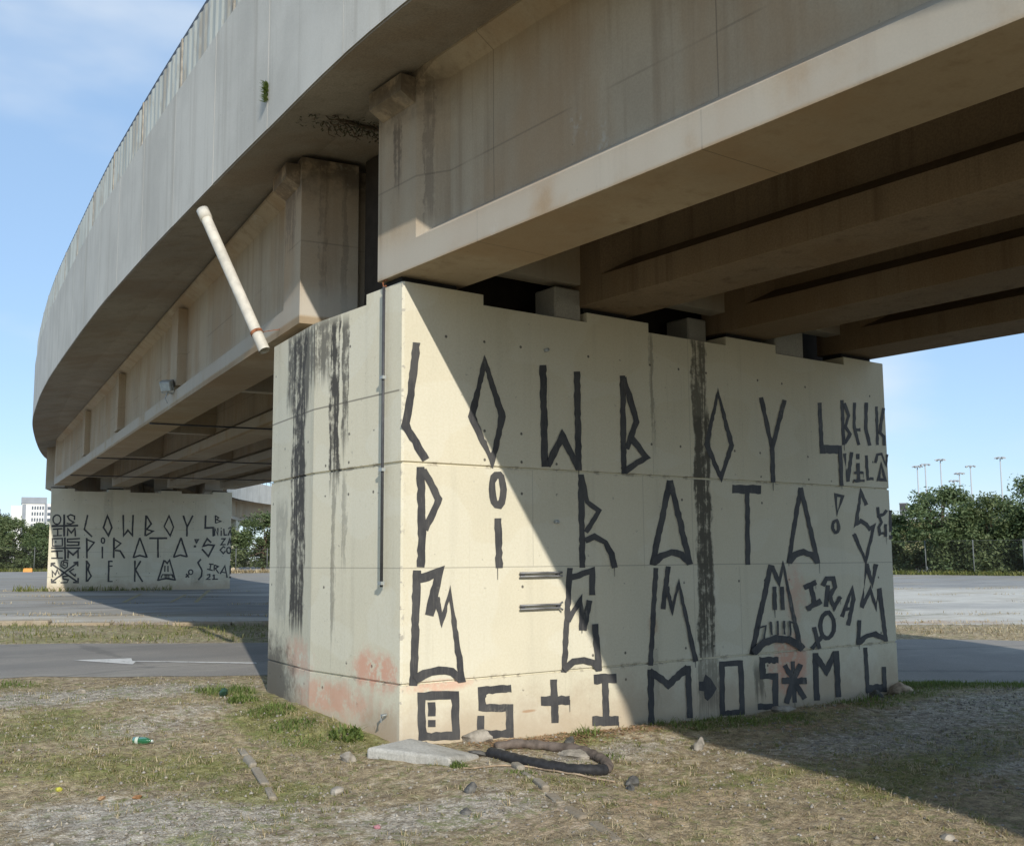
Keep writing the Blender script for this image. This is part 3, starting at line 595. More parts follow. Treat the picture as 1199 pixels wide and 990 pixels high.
LETTERS_B=[
[('s',[(0.376,3.272,0.432,3.273),(0.366,3.203,0.42,3.181),(0.335,3.149,0.376,3.105),(0.29,3.12,0.307,3.061),(0.24,3.12,0.228,3.06),(0.193,3.148,0.156,3.103),(0.157,3.201,0.107,3.177),(0.142,3.27,0.086,3.269),(0.152,3.339,0.099,3.361),(0.183,3.393,0.142,3.437),(0.228,3.422,0.21,3.481),(0.277,3.422,0.29,3.482),(0.325,3.395,0.362,3.44),(0.361,3.341,0.412,3.365),(0.376,3.272,0.432,3.273)]),('s',[(0.076,2.969,0.071,3.051),(1.065,3.004,1.059,3.086)]),('s',[(0.482,3.478,0.558,3.479),(0.519,2.606,0.595,2.606)]),('s',[(0.939,3.259,0.887,3.261),(0.94,3.436,0.887,3.397),(0.761,3.505,0.767,3.444),(0.608,3.417,0.682,3.395),(0.702,3.256,0.739,3.297),(0.844,3.168,0.955,3.164),(0.774,3.131,0.785,3.073),(0.625,3.154,0.619,3.099)]),('s',[(0.133,2.859,0.128,2.918),(0.478,2.884,0.472,2.943)]),('s',[(0.275,2.901,0.33,2.901),(0.286,2.642,0.341,2.642)]),('s',[(0.144,2.597,0.14,2.649),(0.471,2.617,0.466,2.669)]),('s',[(0.706,2.617,0.65,2.619),(0.697,2.852,0.654,2.978),(0.814,2.689,0.81,2.786),(0.928,2.868,0.96,2.995),(0.947,2.606,1.003,2.61)])],
[('s',[(0.148,2.487,0.097,2.537),(0.468,2.494,0.514,2.547),(0.478,2.261,0.528,2.211),(0.164,2.252,0.12,2.199),(0.148,2.487,0.097,2.537)]),('s',[(0.229,2.431,0.277,2.432),(0.233,2.35,0.281,2.35)]),('s',[(0.095,2.111,0.093,2.177),(1.188,2.109,1.185,2.176)]),('s',[(0.551,2.569,0.621,2.57),(0.595,1.7,0.664,1.7)]),('s',[(1.151,2.553,1.156,2.493),(0.654,2.523,0.712,2.467),(0.661,2.355,0.714,2.414),(1.093,2.355,1.155,2.415),(1.086,2.284,1.137,2.225),(0.657,2.284,0.659,2.225)]),('s',[(0.102,1.986,0.097,2.045),(0.531,2.003,0.527,2.062)]),('s',[(0.291,2.033,0.353,2.033),(0.303,1.757,0.365,1.757)]),('s',[(0.112,1.725,0.11,1.777),(0.542,1.723,0.54,1.775)]),('s',[(0.763,1.736,0.701,1.738),(0.756,1.975,0.696,2.112),(0.921,1.819,0.915,1.911),(1.071,1.993,1.119,2.13),(1.077,1.735,1.14,1.734)])],
[('s',[(0.122,1.493,0.154,1.547),(1.101,0.782,1.135,0.837)]),('s',[(1.068,1.576,1.108,1.522),(0.149,0.833,0.188,0.78)]),('s',[(0.156,1.412,0.095,1.423),(0.165,1.507,0.109,1.569),(0.278,1.515,0.27,1.581)]),('s',[(0.955,1.525,0.941,1.591),(1.074,1.547,1.134,1.626),(1.079,1.42,1.142,1.419)]),('s',[(0.132,0.935,0.194,0.934),(0.14,0.763,0.198,0.828),(0.342,0.76,0.339,0.826)]),('s',[(0.964,0.749,0.961,0.816),(1.187,0.746,1.121,0.813),(1.178,0.956,1.116,0.957)]),('s',[(0.665,1.457,0.65,1.413),(0.58,1.493,0.525,1.466),(0.599,1.564,0.566,1.616),(0.7,1.55,0.743,1.592),(0.705,1.418,0.751,1.392),(0.627,1.361,0.628,1.303),(0.508,1.454,0.461,1.433),(0.516,1.592,0.473,1.626),(0.634,1.639,0.627,1.688),(0.751,1.62,0.755,1.668)]),('s',[(0.218,1.009,0.17,1.005),(0.19,1.192,0.144,1.298),(0.304,1.047,0.282,1.147),(0.356,1.241,0.35,1.355),(0.408,1.104,0.452,1.123)]),('s',[(0.758,1.062,0.764,1.01),(0.546,1.044,0.597,0.996),(0.552,0.907,0.599,0.95),(0.749,0.869,0.82,0.907),(0.721,0.805,0.753,0.753),(0.494,0.808,0.496,0.757)]),('s',[(0.961,1.351,0.988,1.306),(0.763,1.223,0.847,1.216),(1.037,0.987,1.007,1.078),(1.066,1.117,1.019,1.132)])],
[('s',[(1.373,3.479,1.436,3.465),(1.273,2.878,1.342,2.901),(1.588,2.568,1.631,2.616)])],
[('s',[(2.163,3.529,2.171,3.36),(1.991,2.965,2.07,2.975),(2.242,2.57,2.224,2.732),(2.393,2.972,2.315,2.974),(2.163,3.529,2.171,3.36)])],
[('s',[(2.745,3.49,2.818,3.492),(2.801,2.562,2.847,2.722),(2.99,2.811,2.984,2.932),(3.196,2.575,3.138,2.735),(3.204,3.495,3.13,3.497)])],
[('s',[(3.645,3.485,3.72,3.483),(3.638,2.632,3.712,2.629)]),('s',[(3.674,3.447,3.73,3.483),(3.859,3.143,3.941,3.136),(3.663,2.888,3.779,2.926),(3.911,2.821,4.059,2.842),(3.675,2.675,3.711,2.616)])],
[('s',[(4.611,3.546,4.613,3.408),(4.395,3.025,4.464,3.032),(4.697,2.583,4.678,2.718),(4.842,3.013,4.777,3.012),(4.611,3.546,4.613,3.408)])],
[('s',[(5.164,3.485,5.229,3.508),(5.332,3.006,5.398,3.028)]),('s',[(5.558,3.517,5.622,3.486),(5.33,3.017,5.4,3.0),(5.331,2.627,5.4,2.625)])],
[('s',[(6.089,3.518,6.167,3.516),(6.084,2.941,6.163,3.026),(6.42,2.964,6.494,3.048),(6.44,2.629,6.519,2.632)])],
[('s',[(6.514,3.53,6.569,3.531),(6.523,3.185,6.579,3.185)]),('s',[(6.529,3.494,6.554,3.535),(6.643,3.422,6.723,3.427),(6.54,3.337,6.633,3.352),(6.734,3.269,6.84,3.265),(6.544,3.22,6.558,3.174)])],
[('s',[(6.557,2.656,6.494,2.66),(6.55,2.906,6.523,3.044),(6.679,2.622,6.648,2.76),(6.687,2.988,6.624,2.987)])],
[('s',[(6.777,2.889,6.832,2.89),(6.783,2.651,6.839,2.652)]),('s',[(6.778,3.001,6.826,3.001),(6.779,2.945,6.827,2.945)])],
[('s',[(6.886,2.96,6.942,2.964),(6.916,2.662,6.966,2.722),(7.051,2.673,7.046,2.728)])],
[('s',[(7.128,2.655,7.075,2.674),(7.185,2.85,7.189,2.974),(7.222,2.667,7.276,2.68)]),('s',[(7.107,2.936,7.081,2.967),(7.182,2.997,7.186,3.051),(7.235,2.939,7.265,2.966)])],
[('s',[(1.371,2.545,1.442,2.547),(1.414,1.732,1.484,1.733)]),('s',[(1.41,2.451,1.429,2.507),(1.652,2.354,1.742,2.381),(1.416,2.012,1.462,1.975)])],
[('s',[(2.068,2.443,2.126,2.443),(2.064,2.406,2.121,2.388),(2.053,2.38,2.099,2.341),(2.04,2.37,2.062,2.31),(2.031,2.37,2.014,2.31),(2.017,2.38,1.974,2.34),(2.004,2.406,1.949,2.388),(1.997,2.443,1.939,2.443),(2.001,2.479,1.945,2.498),(2.013,2.505,1.966,2.545),(2.025,2.515,2.004,2.576),(2.035,2.515,2.051,2.576),(2.048,2.505,2.091,2.545),(2.062,2.479,2.116,2.498),(2.068,2.443,2.126,2.443)]),('s',[(1.985,2.198,2.049,2.198),(2.003,1.729,2.067,1.729)])],
[('s',[(2.416,2.565,2.489,2.564),(2.437,1.739,2.509,1.737)]),('s',[(2.443,2.478,2.467,2.523),(2.69,2.327,2.776,2.335),(2.471,2.124,2.505,2.084)]),('s',[(2.506,2.013,2.51,2.081),(2.69,1.995,2.726,2.06),(2.874,1.707,2.928,1.742)])],
[('s',[(3.433,2.571,3.497,2.55),(3.205,1.745,3.268,1.723)]),('s',[(3.434,2.549,3.496,2.573),(3.751,1.738,3.813,1.762)]),('s',[(3.254,1.724,3.232,1.781),(3.485,1.811,3.481,1.875),(3.745,1.736,3.759,1.795)])],
[('s',[(3.846,2.504,3.844,2.581),(4.567,2.506,4.565,2.584)]),('s',[(4.156,2.524,4.224,2.525),(4.19,1.744,4.257,1.744)])],
[('s',[(5.096,2.579,5.162,2.554),(4.817,1.757,4.882,1.732)]),('s',[(5.096,2.556,5.161,2.577),(5.378,1.75,5.443,1.771)]),('s',[(4.867,1.73,4.846,1.789),(5.134,1.815,5.13,1.88),(5.388,1.746,5.402,1.806)])],
[('s',[(5.76,2.463,5.674,2.517),(5.805,2.463,5.893,2.518),(5.783,2.414,5.783,2.292),(5.76,2.463,5.674,2.517)]),('s',[(5.67,2.255,5.763,2.255),(5.672,2.165,5.765,2.165)])],
[('s',[(6.42,2.391,6.372,2.34),(6.203,2.598,6.227,2.479),(6.009,2.165,6.125,2.267),(6.266,2.239,6.256,2.311),(6.463,2.224,6.572,2.287),(6.285,1.847,6.304,1.721),(6.038,2.122,5.986,2.075)])],
[('s',[(6.807,2.505,6.806,2.56),(6.933,2.505,7.038,2.561),(6.76,2.245,6.866,2.306),(7.014,2.26,7.009,2.315)])],
[('s',[(7.119,2.247,7.065,2.264),(7.182,2.492,7.186,2.616),(7.225,2.25,7.279,2.261)]),('s',[(7.129,2.355,7.128,2.395),(7.241,2.355,7.24,2.395)])],
[('s',[(7.009,2.172,6.982,2.125),(6.909,2.231,6.92,2.161),(6.741,2.059,6.817,2.057),(6.925,1.856,6.92,1.943),(7.033,2.001,6.988,2.035)])],
[('s',[(7.209,2.037,7.266,2.037),(7.203,1.991,7.257,1.973),(7.185,1.957,7.229,1.919),(7.163,1.941,7.182,1.886),(7.141,1.941,7.125,1.886),(7.118,1.957,7.077,1.919),(7.099,1.991,7.045,1.973),(7.09,2.037,7.034,2.038),(7.096,2.083,7.042,2.102),(7.114,2.118,7.071,2.156),(7.136,2.133,7.117,2.189),(7.158,2.133,7.174,2.189),(7.181,2.117,7.223,2.156),(7.201,2.083,7.254,2.101),(7.209,2.037,7.266,2.037)])],
[('s',[(1.4,1.647,1.47,1.647),(1.434,0.793,1.504,0.792)]),('s',[(1.428,1.595,1.48,1.632),(1.513,1.466,1.582,1.476),(1.468,1.283,1.536,1.289),(1.599,1.028,1.673,1.02),(1.47,0.831,1.523,0.791)])],
[('s',[(2.253,1.635,2.325,1.633),(2.268,0.781,2.34,0.778)]),('s',[(2.274,1.578,2.271,1.638),(2.435,1.577,2.433,1.637)]),('s',[(2.301,1.382,2.295,1.435),(2.444,1.392,2.438,1.445)]),('s',[(2.304,0.772,2.302,0.824),(2.466,0.769,2.464,0.822)])],
[('s',[(3.273,1.635,3.339,1.634),(3.297,0.768,3.363,0.766)]),('s',[(3.506,1.632,3.564,1.597),(3.3,1.248,3.377,1.247),(3.611,0.744,3.666,0.779)])],
[('s',[(4.442,1.657,4.507,1.636),(4.207,0.801,4.272,0.78)]),('s',[(4.472,1.599,4.516,1.64),(4.604,1.454,4.595,1.552),(4.684,1.577,4.702,1.712),(4.926,0.79,4.984,0.806)]),('s',[(4.486,1.409,4.539,1.406),(4.483,1.16,4.535,1.156)]),('s',[(4.607,1.407,4.659,1.406),(4.615,1.157,4.667,1.156)]),('s',[(4.255,0.783,4.238,0.851),(4.576,0.853,4.572,0.924),(4.935,0.788,4.944,0.856)]),('s',[(4.388,0.901,4.346,0.92),(4.434,1.021,4.403,1.067),(4.798,1.016,4.831,1.062),(4.835,0.898,4.879,0.91)]),('s',[(4.505,1.042,4.543,1.043),(4.518,0.888,4.555,0.89)]),('s',[(4.581,1.042,4.618,1.041),(4.586,0.888,4.623,0.888)]),('s',[(4.656,1.04,4.694,1.041),(4.669,0.886,4.706,0.888)])],
[('s',[(5.633,1.133,5.688,1.133),(5.628,1.102,5.679,1.08),(5.612,1.078,5.65,1.036),(5.59,1.066,5.605,1.012),(5.566,1.067,5.554,1.013),(5.543,1.079,5.507,1.038),(5.526,1.103,5.476,1.082),(5.518,1.135,5.464,1.135),(5.524,1.166,5.472,1.188),(5.54,1.189,5.501,1.231),(5.562,1.202,5.546,1.256),(5.586,1.201,5.598,1.256),(5.608,1.189,5.644,1.23),(5.626,1.165,5.676,1.186),(5.633,1.133,5.688,1.133)]),('s',[(5.5,1.088,5.539,1.049),(5.351,0.935,5.391,0.896)]),('s',[(5.364,1.054,5.406,1.086),(5.484,0.898,5.526,0.93)])],
[('s',[(5.959,1.699,6.012,1.652),(5.819,1.538,5.903,1.526),(6.003,1.192,6.074,1.205),(5.991,0.979,6.06,0.951),(5.867,0.826,5.922,0.781)])],
[('s',[(6.321,1.443,6.325,1.497),(6.518,1.421,6.522,1.476)]),('s',[(6.382,1.475,6.436,1.464),(6.342,1.24,6.396,1.229)]),('s',[(6.245,1.229,6.257,1.282),(6.482,1.167,6.493,1.22)])],
[('s',[(6.532,1.431,6.587,1.426),(6.52,1.176,6.575,1.171)]),('s',[(6.551,1.395,6.569,1.446),(6.663,1.353,6.775,1.368),(6.565,1.277,6.641,1.265),(6.724,1.058,6.769,1.089)])],
[('s',[(6.834,1.028,6.779,1.061),(6.986,1.305,7.006,1.443),(7.077,0.878,7.139,0.889)]),('s',[(6.881,1.095,6.887,1.142),(7.06,1.066,7.066,1.112)])],
[('s',[(7.202,1.393,7.266,1.39),(7.2,1.029,7.264,1.026)]),('s',[(7.202,0.937,7.266,0.936),(7.204,0.862,7.268,0.861)])],
[('s',[(6.263,0.986,6.252,1.04),(6.348,0.999,6.401,1.063),(6.349,0.954,6.405,0.928),(6.187,0.805,6.3,0.846),(6.408,0.796,6.407,0.85)])],
[('s',[(6.52,1.029,6.582,1.028),(6.525,0.821,6.588,0.82)]),('s',[(6.48,0.798,6.477,0.845),(6.723,0.803,6.72,0.85)]),('s',[(6.539,1.032,6.564,1.001),(6.474,0.982,6.498,0.951)])],
]
# ------------------------------------------------------------------ road markings
def mark(name, pts, lift, mat, label):
    """painted quad strip through left/right point pairs"""
    vs_, fs_ = [], []
    for (a, b) in pts:
        vs_ += [(a[0], a[1], float(gbase(a[0], a[1])) + lift), (b[0], b[1], float(gbase(b[0], b[1])) + lift)]
    for k in range(len(pts) - 1): fs_.append((2 * k, 2 * k + 1, 2 * k + 3, 2 * k + 2))
    m = MB(); m.add(vs_, fs_)
    return tag(m.build(name, mat), label, kind='structure')
def line_pts(a, b, w, k=12):
    a, b = np.array(a, float), np.array(b, float); d = (b - a) / np.hypot(*(b - a)); n_ = np.array([-d[1], d[0]]) * w / 2
    return [(a + (b - a) * t - n_, a + (b - a) * t + n_) for t in np.linspace(0, 1, k)]
def lay(points, faces, name, lift, mat, label):
    m = MB(); m.add([(x, y, float(gbase(x, y)) + lift) for x, y in points], faces)
    return tag(m.build(name, mat), label, kind='structure')
lay([(-.70, 7.39), (-.22, 6.37), (.02, 7.18), (-.08, 6.82), (-.07, 6.70), (1.20, 5.70), (1.14, 5.54)],
    [(0, 1, 4, 3), (0, 3, 2), (3, 4, 6, 5)], 'road_arrow', .009, M['white_line'], 'white painted arrow on the road pointing left')
for a, b, w in (((5.57, 25.3), (8.42, 32.4), .13), ((7.38, 24.2), (12.2, 35.4), .13), ((6.75, 24.6), (9.6, 31.0), .11)):
    mark('parking_line', line_pts(a, b, w), .006, M['yellow_line'], 'faded yellow parking bay line on the lot')
mark('lane_line', line_pts((-1.2, 26.6), (13.0, 15.6), .10, 20), .006, M['white_line'], 'faint white line running along the parking lot')
# kerb of the lot
kb = MB()
kx = np.arange(-14, 30, 1.0)
for a in kx:
    if (int(a) * 7) % 11 == 3 or a > 9: continue
    j = random.uniform(-.03, .03); x0, x1 = a + .01, a + .985
    p0 = Vector((x0, LOT(x0) - .12 + j, 0)); p1 = Vector((x1, LOT(x1) - .12 + j, 0))
    c_ = (p0 + p1) / 2; d = (p1 - p0) / 2; nn_ = Vector((-d.y, d.x, 0)).normalized()
    kb.obox((c_.x, c_.y, float(gbase(c_.x, c_.y)) + .0), d, nn_ * .13, (0, 0, float(.075 + max(-.05, random.gauss(0, .02)))))
kerb = tag(kb.build('kerb', M['kerb']), 'pale broken concrete kerb along the parking lot', kind='structure'); bevel(kerb, .02)

# ------------------------------------------------------------------ overpass: alignment
EDGE = [(-4.6, -30, 5.8), (-3.9, -24, 5.8), (-2.9, -18, 5.8), (-1.97, -14.2, 5.8), (-1.68, -12.7, 5.8), (-1.34, -11.0, 5.8), (-1.13, -9.6, 5.8), (-1.02, -8.0, 5.8), (-.92, -6.2, 5.8), (-.88, -3, 5.8), (-.86, -.7, 5.8), (-.68, 1.36, 5.82), (-.49, 3.3, 5.84), (-.27, 5.3, 5.87),
        (-.08, 7.0, 5.89), (.14, 8.8, 5.91), (.38, 10.7, 5.93), (.92, 14.3, 5.98), (1.82, 20, 6.05), (2.86, 25.5, 6.12), (4.15, 31.4, 6.19), (6.9, 41.7, 6.32), (9.22, 48.7, 6.41), (13.2, 60, 6.58), (21.5, 80.7, 6.85), (31.5, 95.2, 7.0), (45, 108.5, 7.1), (62, 120, 7.2), (82, 130, 7.3)]
def catmull(P, step):
    P = [Vector(p) for p in P]; out = []
    for k in range(len(P) - 1):
        p0, p1, p2, p3 = P[max(k - 1, 0)], P[k], P[k + 1], P[min(k + 2, len(P) - 1)]
        for t in np.linspace(0, 1, 24, endpoint=False):
            t = float(t)
            out.append(.5 * ((2 * p1) + (p2 - p0) * t + (2 * p0 - 5 * p1 + 4 * p2 - p3) * t * t + (3 * p1 - 3 * p2 + p3 - p0) * t ** 3))
    out.append(P[-1])
    A = np.array(out)
    # light smoothing, then even spacing
    for _ in range(30):
        A[1:-1] = A[1:-1] * .5 + (A[:-2] + A[2:]) * .25
    s = np.concatenate([[0], np.cumsum(np.linalg.norm(np.diff(A, axis=0), axis=1))])
    q = np.arange(0, s[-1], step)
    return np.stack([np.interp(q, s, A[:, i]) for i in range(3)], 1)
STEP = .475
E_ = catmull(EDGE, STEP)
T_ = np.gradient(E_, axis=0); T_[:, 2] = 0; T_ /= np.linalg.norm(T_, axis=1)[:, None]
RT = np.stack([T_[:, 1], -T_[:, 0], np.zeros(len(T_))], 1)          # to the right of travel
WID = 9.3
def idx_y(y): return int(np.argmin(np.abs(E_[:, 1] - y)))
def sweep(prof, i0, i1, closed=True, caps=True, every=1):
    """profile of (u to the right, dz) carried along the edge"""
    ks = list(range(i0, i1 + 1, every)); n = len(prof); vs_, fs_ = [], []
    for k in ks:
        for u, dz in prof:
            p = E_[k] + RT[k] * u; vs_.append((p[0], p[1], E_[k][2] + dz))
    for a in range(len(ks) - 1):
        for j in range(n if closed else n - 1):
            b = (j + 1) % n
            fs_.append((a * n + j, a * n + b, (a + 1) * n + b, (a + 1) * n + j))
    if caps and closed:
        fs_.append(tuple(range(n))); fs_.append(tuple(range((len(ks) - 1) * n, len(ks) * n))[::-1])
    return vs_, fs_
LASTI = len(E_) - 1
bridge = empty('overpass', (0, 0, 0), 0, 'long curved grey concrete overpass crossing overhead from right to left', 'overpass')
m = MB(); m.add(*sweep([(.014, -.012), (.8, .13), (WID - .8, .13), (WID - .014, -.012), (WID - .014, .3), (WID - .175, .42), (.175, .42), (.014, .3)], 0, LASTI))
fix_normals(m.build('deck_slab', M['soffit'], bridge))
# parapets of separate precast panels with open joints
FB = idx_y(1.36); PANEL = 4
start = FB % PANEL
for side in (0, 1):
    m = MB()
    u0, u1 = (0, .17) if side == 0 else (WID - .17, WID)
    a = start
    while a + PANEL <= LASTI:
        # panel from sample a to a+4, shortened a little at both ends
        vs_, fs_ = sweep([(u0 - .001, .09 * side), (u1, .09 * (1 - side)), (u1, 1.80), (u0 - .001, 1.80)], a, a + PANEL)
        vs_ = [list(v) for v in vs_]
        j = .003 if ((a - FB) // PANEL) % 3 else .008
        for q in range(4):
            for (row, sgn) in ((0, 1), (PANEL, -1)):
                t = T_[a + row]
                vs_[row * 4 + q][0] += t[0] * j * sgn; vs_[row * 4 + q][1] += t[1] * j * sgn
        dz = random.uniform(-.006, .006)
        for v in vs_: v[2] += dz
        m.add(vs_, fs_); a += PANEL
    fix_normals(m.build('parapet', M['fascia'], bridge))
for u0, u1 in ((.172, .19), (WID - .19, WID - .172)):
    m = MB(); m.add(*sweep([(u0, .43), (u1, .43), (u1, 1.77), (u0, 1.77)], 0, LASTI, every=2)); m.build('joint_light_stop', M['rail'], bridge)  # added strips that stop light shining through the panel joints
# corrugated wind screen on top of the left parapet
SC0, SC1 = idx_y(-4), idx_y(62)
PL = 5
kscr = SC0
cnt = 0
while kscr + PL < SC1:
    a, b = kscr, kscr + PL
    if True:
        m = MB(); segs = 36; low = random.choice((.0, .0, .05, .02)); vs_ = []; fs_ = []
        for s in range(segs + 1):
            f = .03 + .94 * s / segs; kk = a + f * PL; i0 = int(kk); w = kk - i0; i1 = min(i0 + 1, LASTI)
            p = E_[i0] * (1 - w) + E_[i1] * w; r = RT[i0]
            off = .045 + (.009 if (s % 4) in (0, 1) else -.007)
            for zz in (1.815 + low, 2.50):
                vs_.append((p[0] + r[0] * off, p[1] + r[1] * off, p[2] + zz))
                vs_.append((p[0] + r[0] * (off + .004), p[1] + r[1] * (off + .004), p[2] + zz))
        for s in range(segs):
            o_ = s * 4; q = o_ + 4
            fs_ += [(o_, q, q + 2, o_ + 2), (o_ + 1, o_ + 3, q + 3, q + 1), (o_, o_ + 1, q + 1, q), (o_ + 2, q + 2, q + 3, o_ + 3)]
        fs_ += [(0, 2, 3, 1), (segs * 4, segs * 4 + 1, segs * 4 + 3, segs * 4 + 2)]
        m.add(vs_, fs_); m.build('screen_panel', M['sheet'], bridge)
    p = E_[a] + RT[a] * .10; m = MB()
    m.obox((p[0], p[1], p[2] + 2.17), T_[a] * .035, RT[a] * .062, (0, 0, .38)); m.build('screen_post', M['post'], bridge)
    kscr += PL; cnt += 1
m = MB(); m.add(*sweep([(.055, 2.505), (.125, 2.505), (.125, 2.57), (.055, 2.57)], SC0, SC1)); m.build('screen_rail', M['rail'], bridge)
m = MB(); m.add(*sweep([(.02, 1.802), (.05, 1.802), (.05, 1.813), (.02, 1.813)], SC0, SC1)); m.build('screen_sill', M['rail'], bridge)
# plain guard rail on the far right-hand parapet
g0, g1 = idx_y(62), LASTI
m = MB()
for zz in (2.1, 2.4): m.add(*sweep([(WID - .12, zz), (WID - .06, zz), (WID - .06, zz + .06), (WID - .12, zz + .06)], g0, g1, every=2))
for k in range(g0, g1, 3):
    p = E_[k] + RT[k] * (WID - .09); m.obox((p[0], p[1], p[2] + 2.11), T_[k] * .03, RT[k] * .02, (0, 0, .31))
m.build('guard_rail', M['steel'], bridge)

# ------------------------------------------------------------------ girders
GW = .75
def girder(org, dirv, length, zb0, zb1, off, H=1.82, GW=.75):
    """I girder: org is the outer lower corner at the start, dirv unit direction, off along the pier"""
    d = np.array([dirv[0], dirv[1], 0.]); r = np.array([d[1], -d[0], 0.])
    if dirv[1] < 0: r = -r
    o = np.array([org[0], org[1], 0.]) + r * off
    def prof(w):   # w = web inset
        return [(0, 0), (GW, 0), (GW, .26), (GW - w, .26 + .13 * (w / .17 if w else 0) + (.002 if not w else 0)), (GW - w, H - .15), (GW, H - .04 if w else H - .14), (GW, H), (0, H), (0, H - .04 if w else H - .14), (w, H - .15), (w, .26 + .13 * (w / .17 if w else 0) + (.002 if not w else 0)), (0, .26)]
    st = [(0, 0), (.66, 0), (.95, .17)]
    L = length
    st += [(L - .95, .17), (L - .66, 0), (L, 0)]
    m = MB(); vs_, fs_ = [], []
    for s, w in st:
        zb = zb0 + (zb1 - zb0) * s / L
        for u, z in prof(w):
            p = o + d * s + r * u; vs_.append((p[0], p[1], zb + z))
    n = 12
    for a in range(len(st) - 1):
        for j in range(n):
            b = (j + 1) % n; fs_.append((a * n + j, a * n + b, (a + 1) * n + b, (a + 1) * n + j))
    fs_.append(tuple(range(n))); fs_.append(tuple(range((len(st) - 1) * n, len(st) * n))[::-1])
    m.add(vs_, fs_)
    # corbel under the deck at the outer end
    return m, o, d, r
OFFS = (0, 2.15, 4.30, 6.42)
def put_girder(m, extra=None):
    o_ = fix_normals(m.build('girder', extra or M['girder'], bridge)); return bevel(o_, .018)
def corbels(o, d, r, zb, ends, par):
    m = MB()
    for s in ends:
        c_ = o + d * s
        # wedge block standing out from the outer face under the deck
        v_ = []
        for ss in (-.28, .28):
            for u, z in ((-.002, 1.50), (-.15, 1.58), (-.15, 1.74), (-.002, 1.74)):
                p = c_ + d * ss + r * u; v_.append((p[0], p[1], zb + z))
        m.add(v_, [(0, 1, 2, 3), (7, 6, 5, 4), (0, 4, 5, 1), (1, 5, 6, 2), (2, 6, 7, 3), (3, 7, 4, 0)])
    fix_normals(m.build('corbel', M['girder'], par))
# near span, from the first pier towards and past the camera
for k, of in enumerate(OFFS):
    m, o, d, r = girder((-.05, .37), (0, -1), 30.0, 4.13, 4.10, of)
    g_ = put_girder(m, M['girder_shaded'] if k else None)
    if k == 0: corbels(o, d, r, 4.13, (.36,), g_)
# left span, first to second pier
D2 = np.array([.1773, .9842]); S2 = np.array([.03, 2.15])
SPAN = 35.0
for k, of in enumerate(OFFS):
    m, o, d, r = girder(S2, D2, SPAN, 4.08, 4.58, of, GW=.64)
    g_ = put_girder(m)
    if k == 0:
        corbels(o, d, r, 4.1, (.36,), g_)
        for s in (7.9, 15.8, 23.7):
            mm = MB(); zb = 4.08 + .5 * s / SPAN
            c_ = o + d * s + r * .092; mm.obox((c_[0], c_[1], zb + 1.0), d * .32, r * .08, (0, 0, .66)); mm.build('web_stiffener', M['girder'], g_)
# diaphragm walls between the girders
def diaphragm(org, dirv, s, zb, z0, z1, th=.22, GW=.75):
    d = np.array([dirv[0], dirv[1], 0.]); r = np.array([d[1], -d[0], 0.])
    if dirv[1] < 0: r = -r
    for a, b in zip(OFFS[:-1], OFFS[1:]):
        w = .17 if 1 < s < 29 else 0.0
        c_ = np.array([*org, 0.]) + d * s + r * ((a + GW - w + b + w) / 2)
        m = MB(); m.obox((c_[0], c_[1], zb + (z0 + z1) / 2), d * th / 2, r * ((b - a - GW) / 2 + w - .002), (0, 0, (z1 - z0) / 2)); m.build('diaphragm', M['girder'], bridge)
diaphragm((-.05, .37), (0, -1), .25, 4.13, .22, 1.80)
diaphragm((-.05, .37), (0, -1), 10.2, 4.12, .45, 1.80)
for s in (.25, 7.9, 15.8, 23.7, SPAN - .25): diaphragm(S2, D2, s, 4.08 + .5 * s / SPAN, -.08 if s < 1 else .35, 1.80, GW=.64)
M['soot_shade'] = plain('void_shade', (.045, .037, .03), .95)  # near-black colour standing for the unlit hollow inside the pier top
m = MB(); m.box(.70, .80, .40, 1.96, 3.975, 5.93); m.build('light_blocker', M['soot_shade'], bridge)  # added wall, blocks light through the gap between girder ends
m = MB(); m.box(.803, 7.15, .75, .85, 3.975, 5.93); m.build('light_blocker', M['soot_shade'], bridge)  # added wall, blocks sky light behind the pier notches
# added dark plates: shade painted under the deck between the near-span girders
M['soffit_shade'] = plain('painted_soffit_shade', (.085, .062, .043), .95, 0, .3, 1.5)
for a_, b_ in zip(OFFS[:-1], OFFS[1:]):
    m = MB(); m.box(-.05 + a_ + .752, -.05 + b_ - .002, -29, -.2, 5.918, 5.935); m.build('shade_panel', M['soffit_shade'], bridge)
# conduits slung across under the left span
for s in (10.3, 19.5, 27.5):
    d = np.array([*D2, 0.]); r = np.array([d[1], -d[0], 0.]); a = np.array([*S2, 0.]) + d * s; z = 4.08 + .5 * s / SPAN - .03
    m = MB(); p = a + r * -.01; q = a + r * 7.1; m.bar((p[0], p[1], z), (q[0], q[1], z), .03, .03); m.build('cross_conduit', M['rail'], bridge)

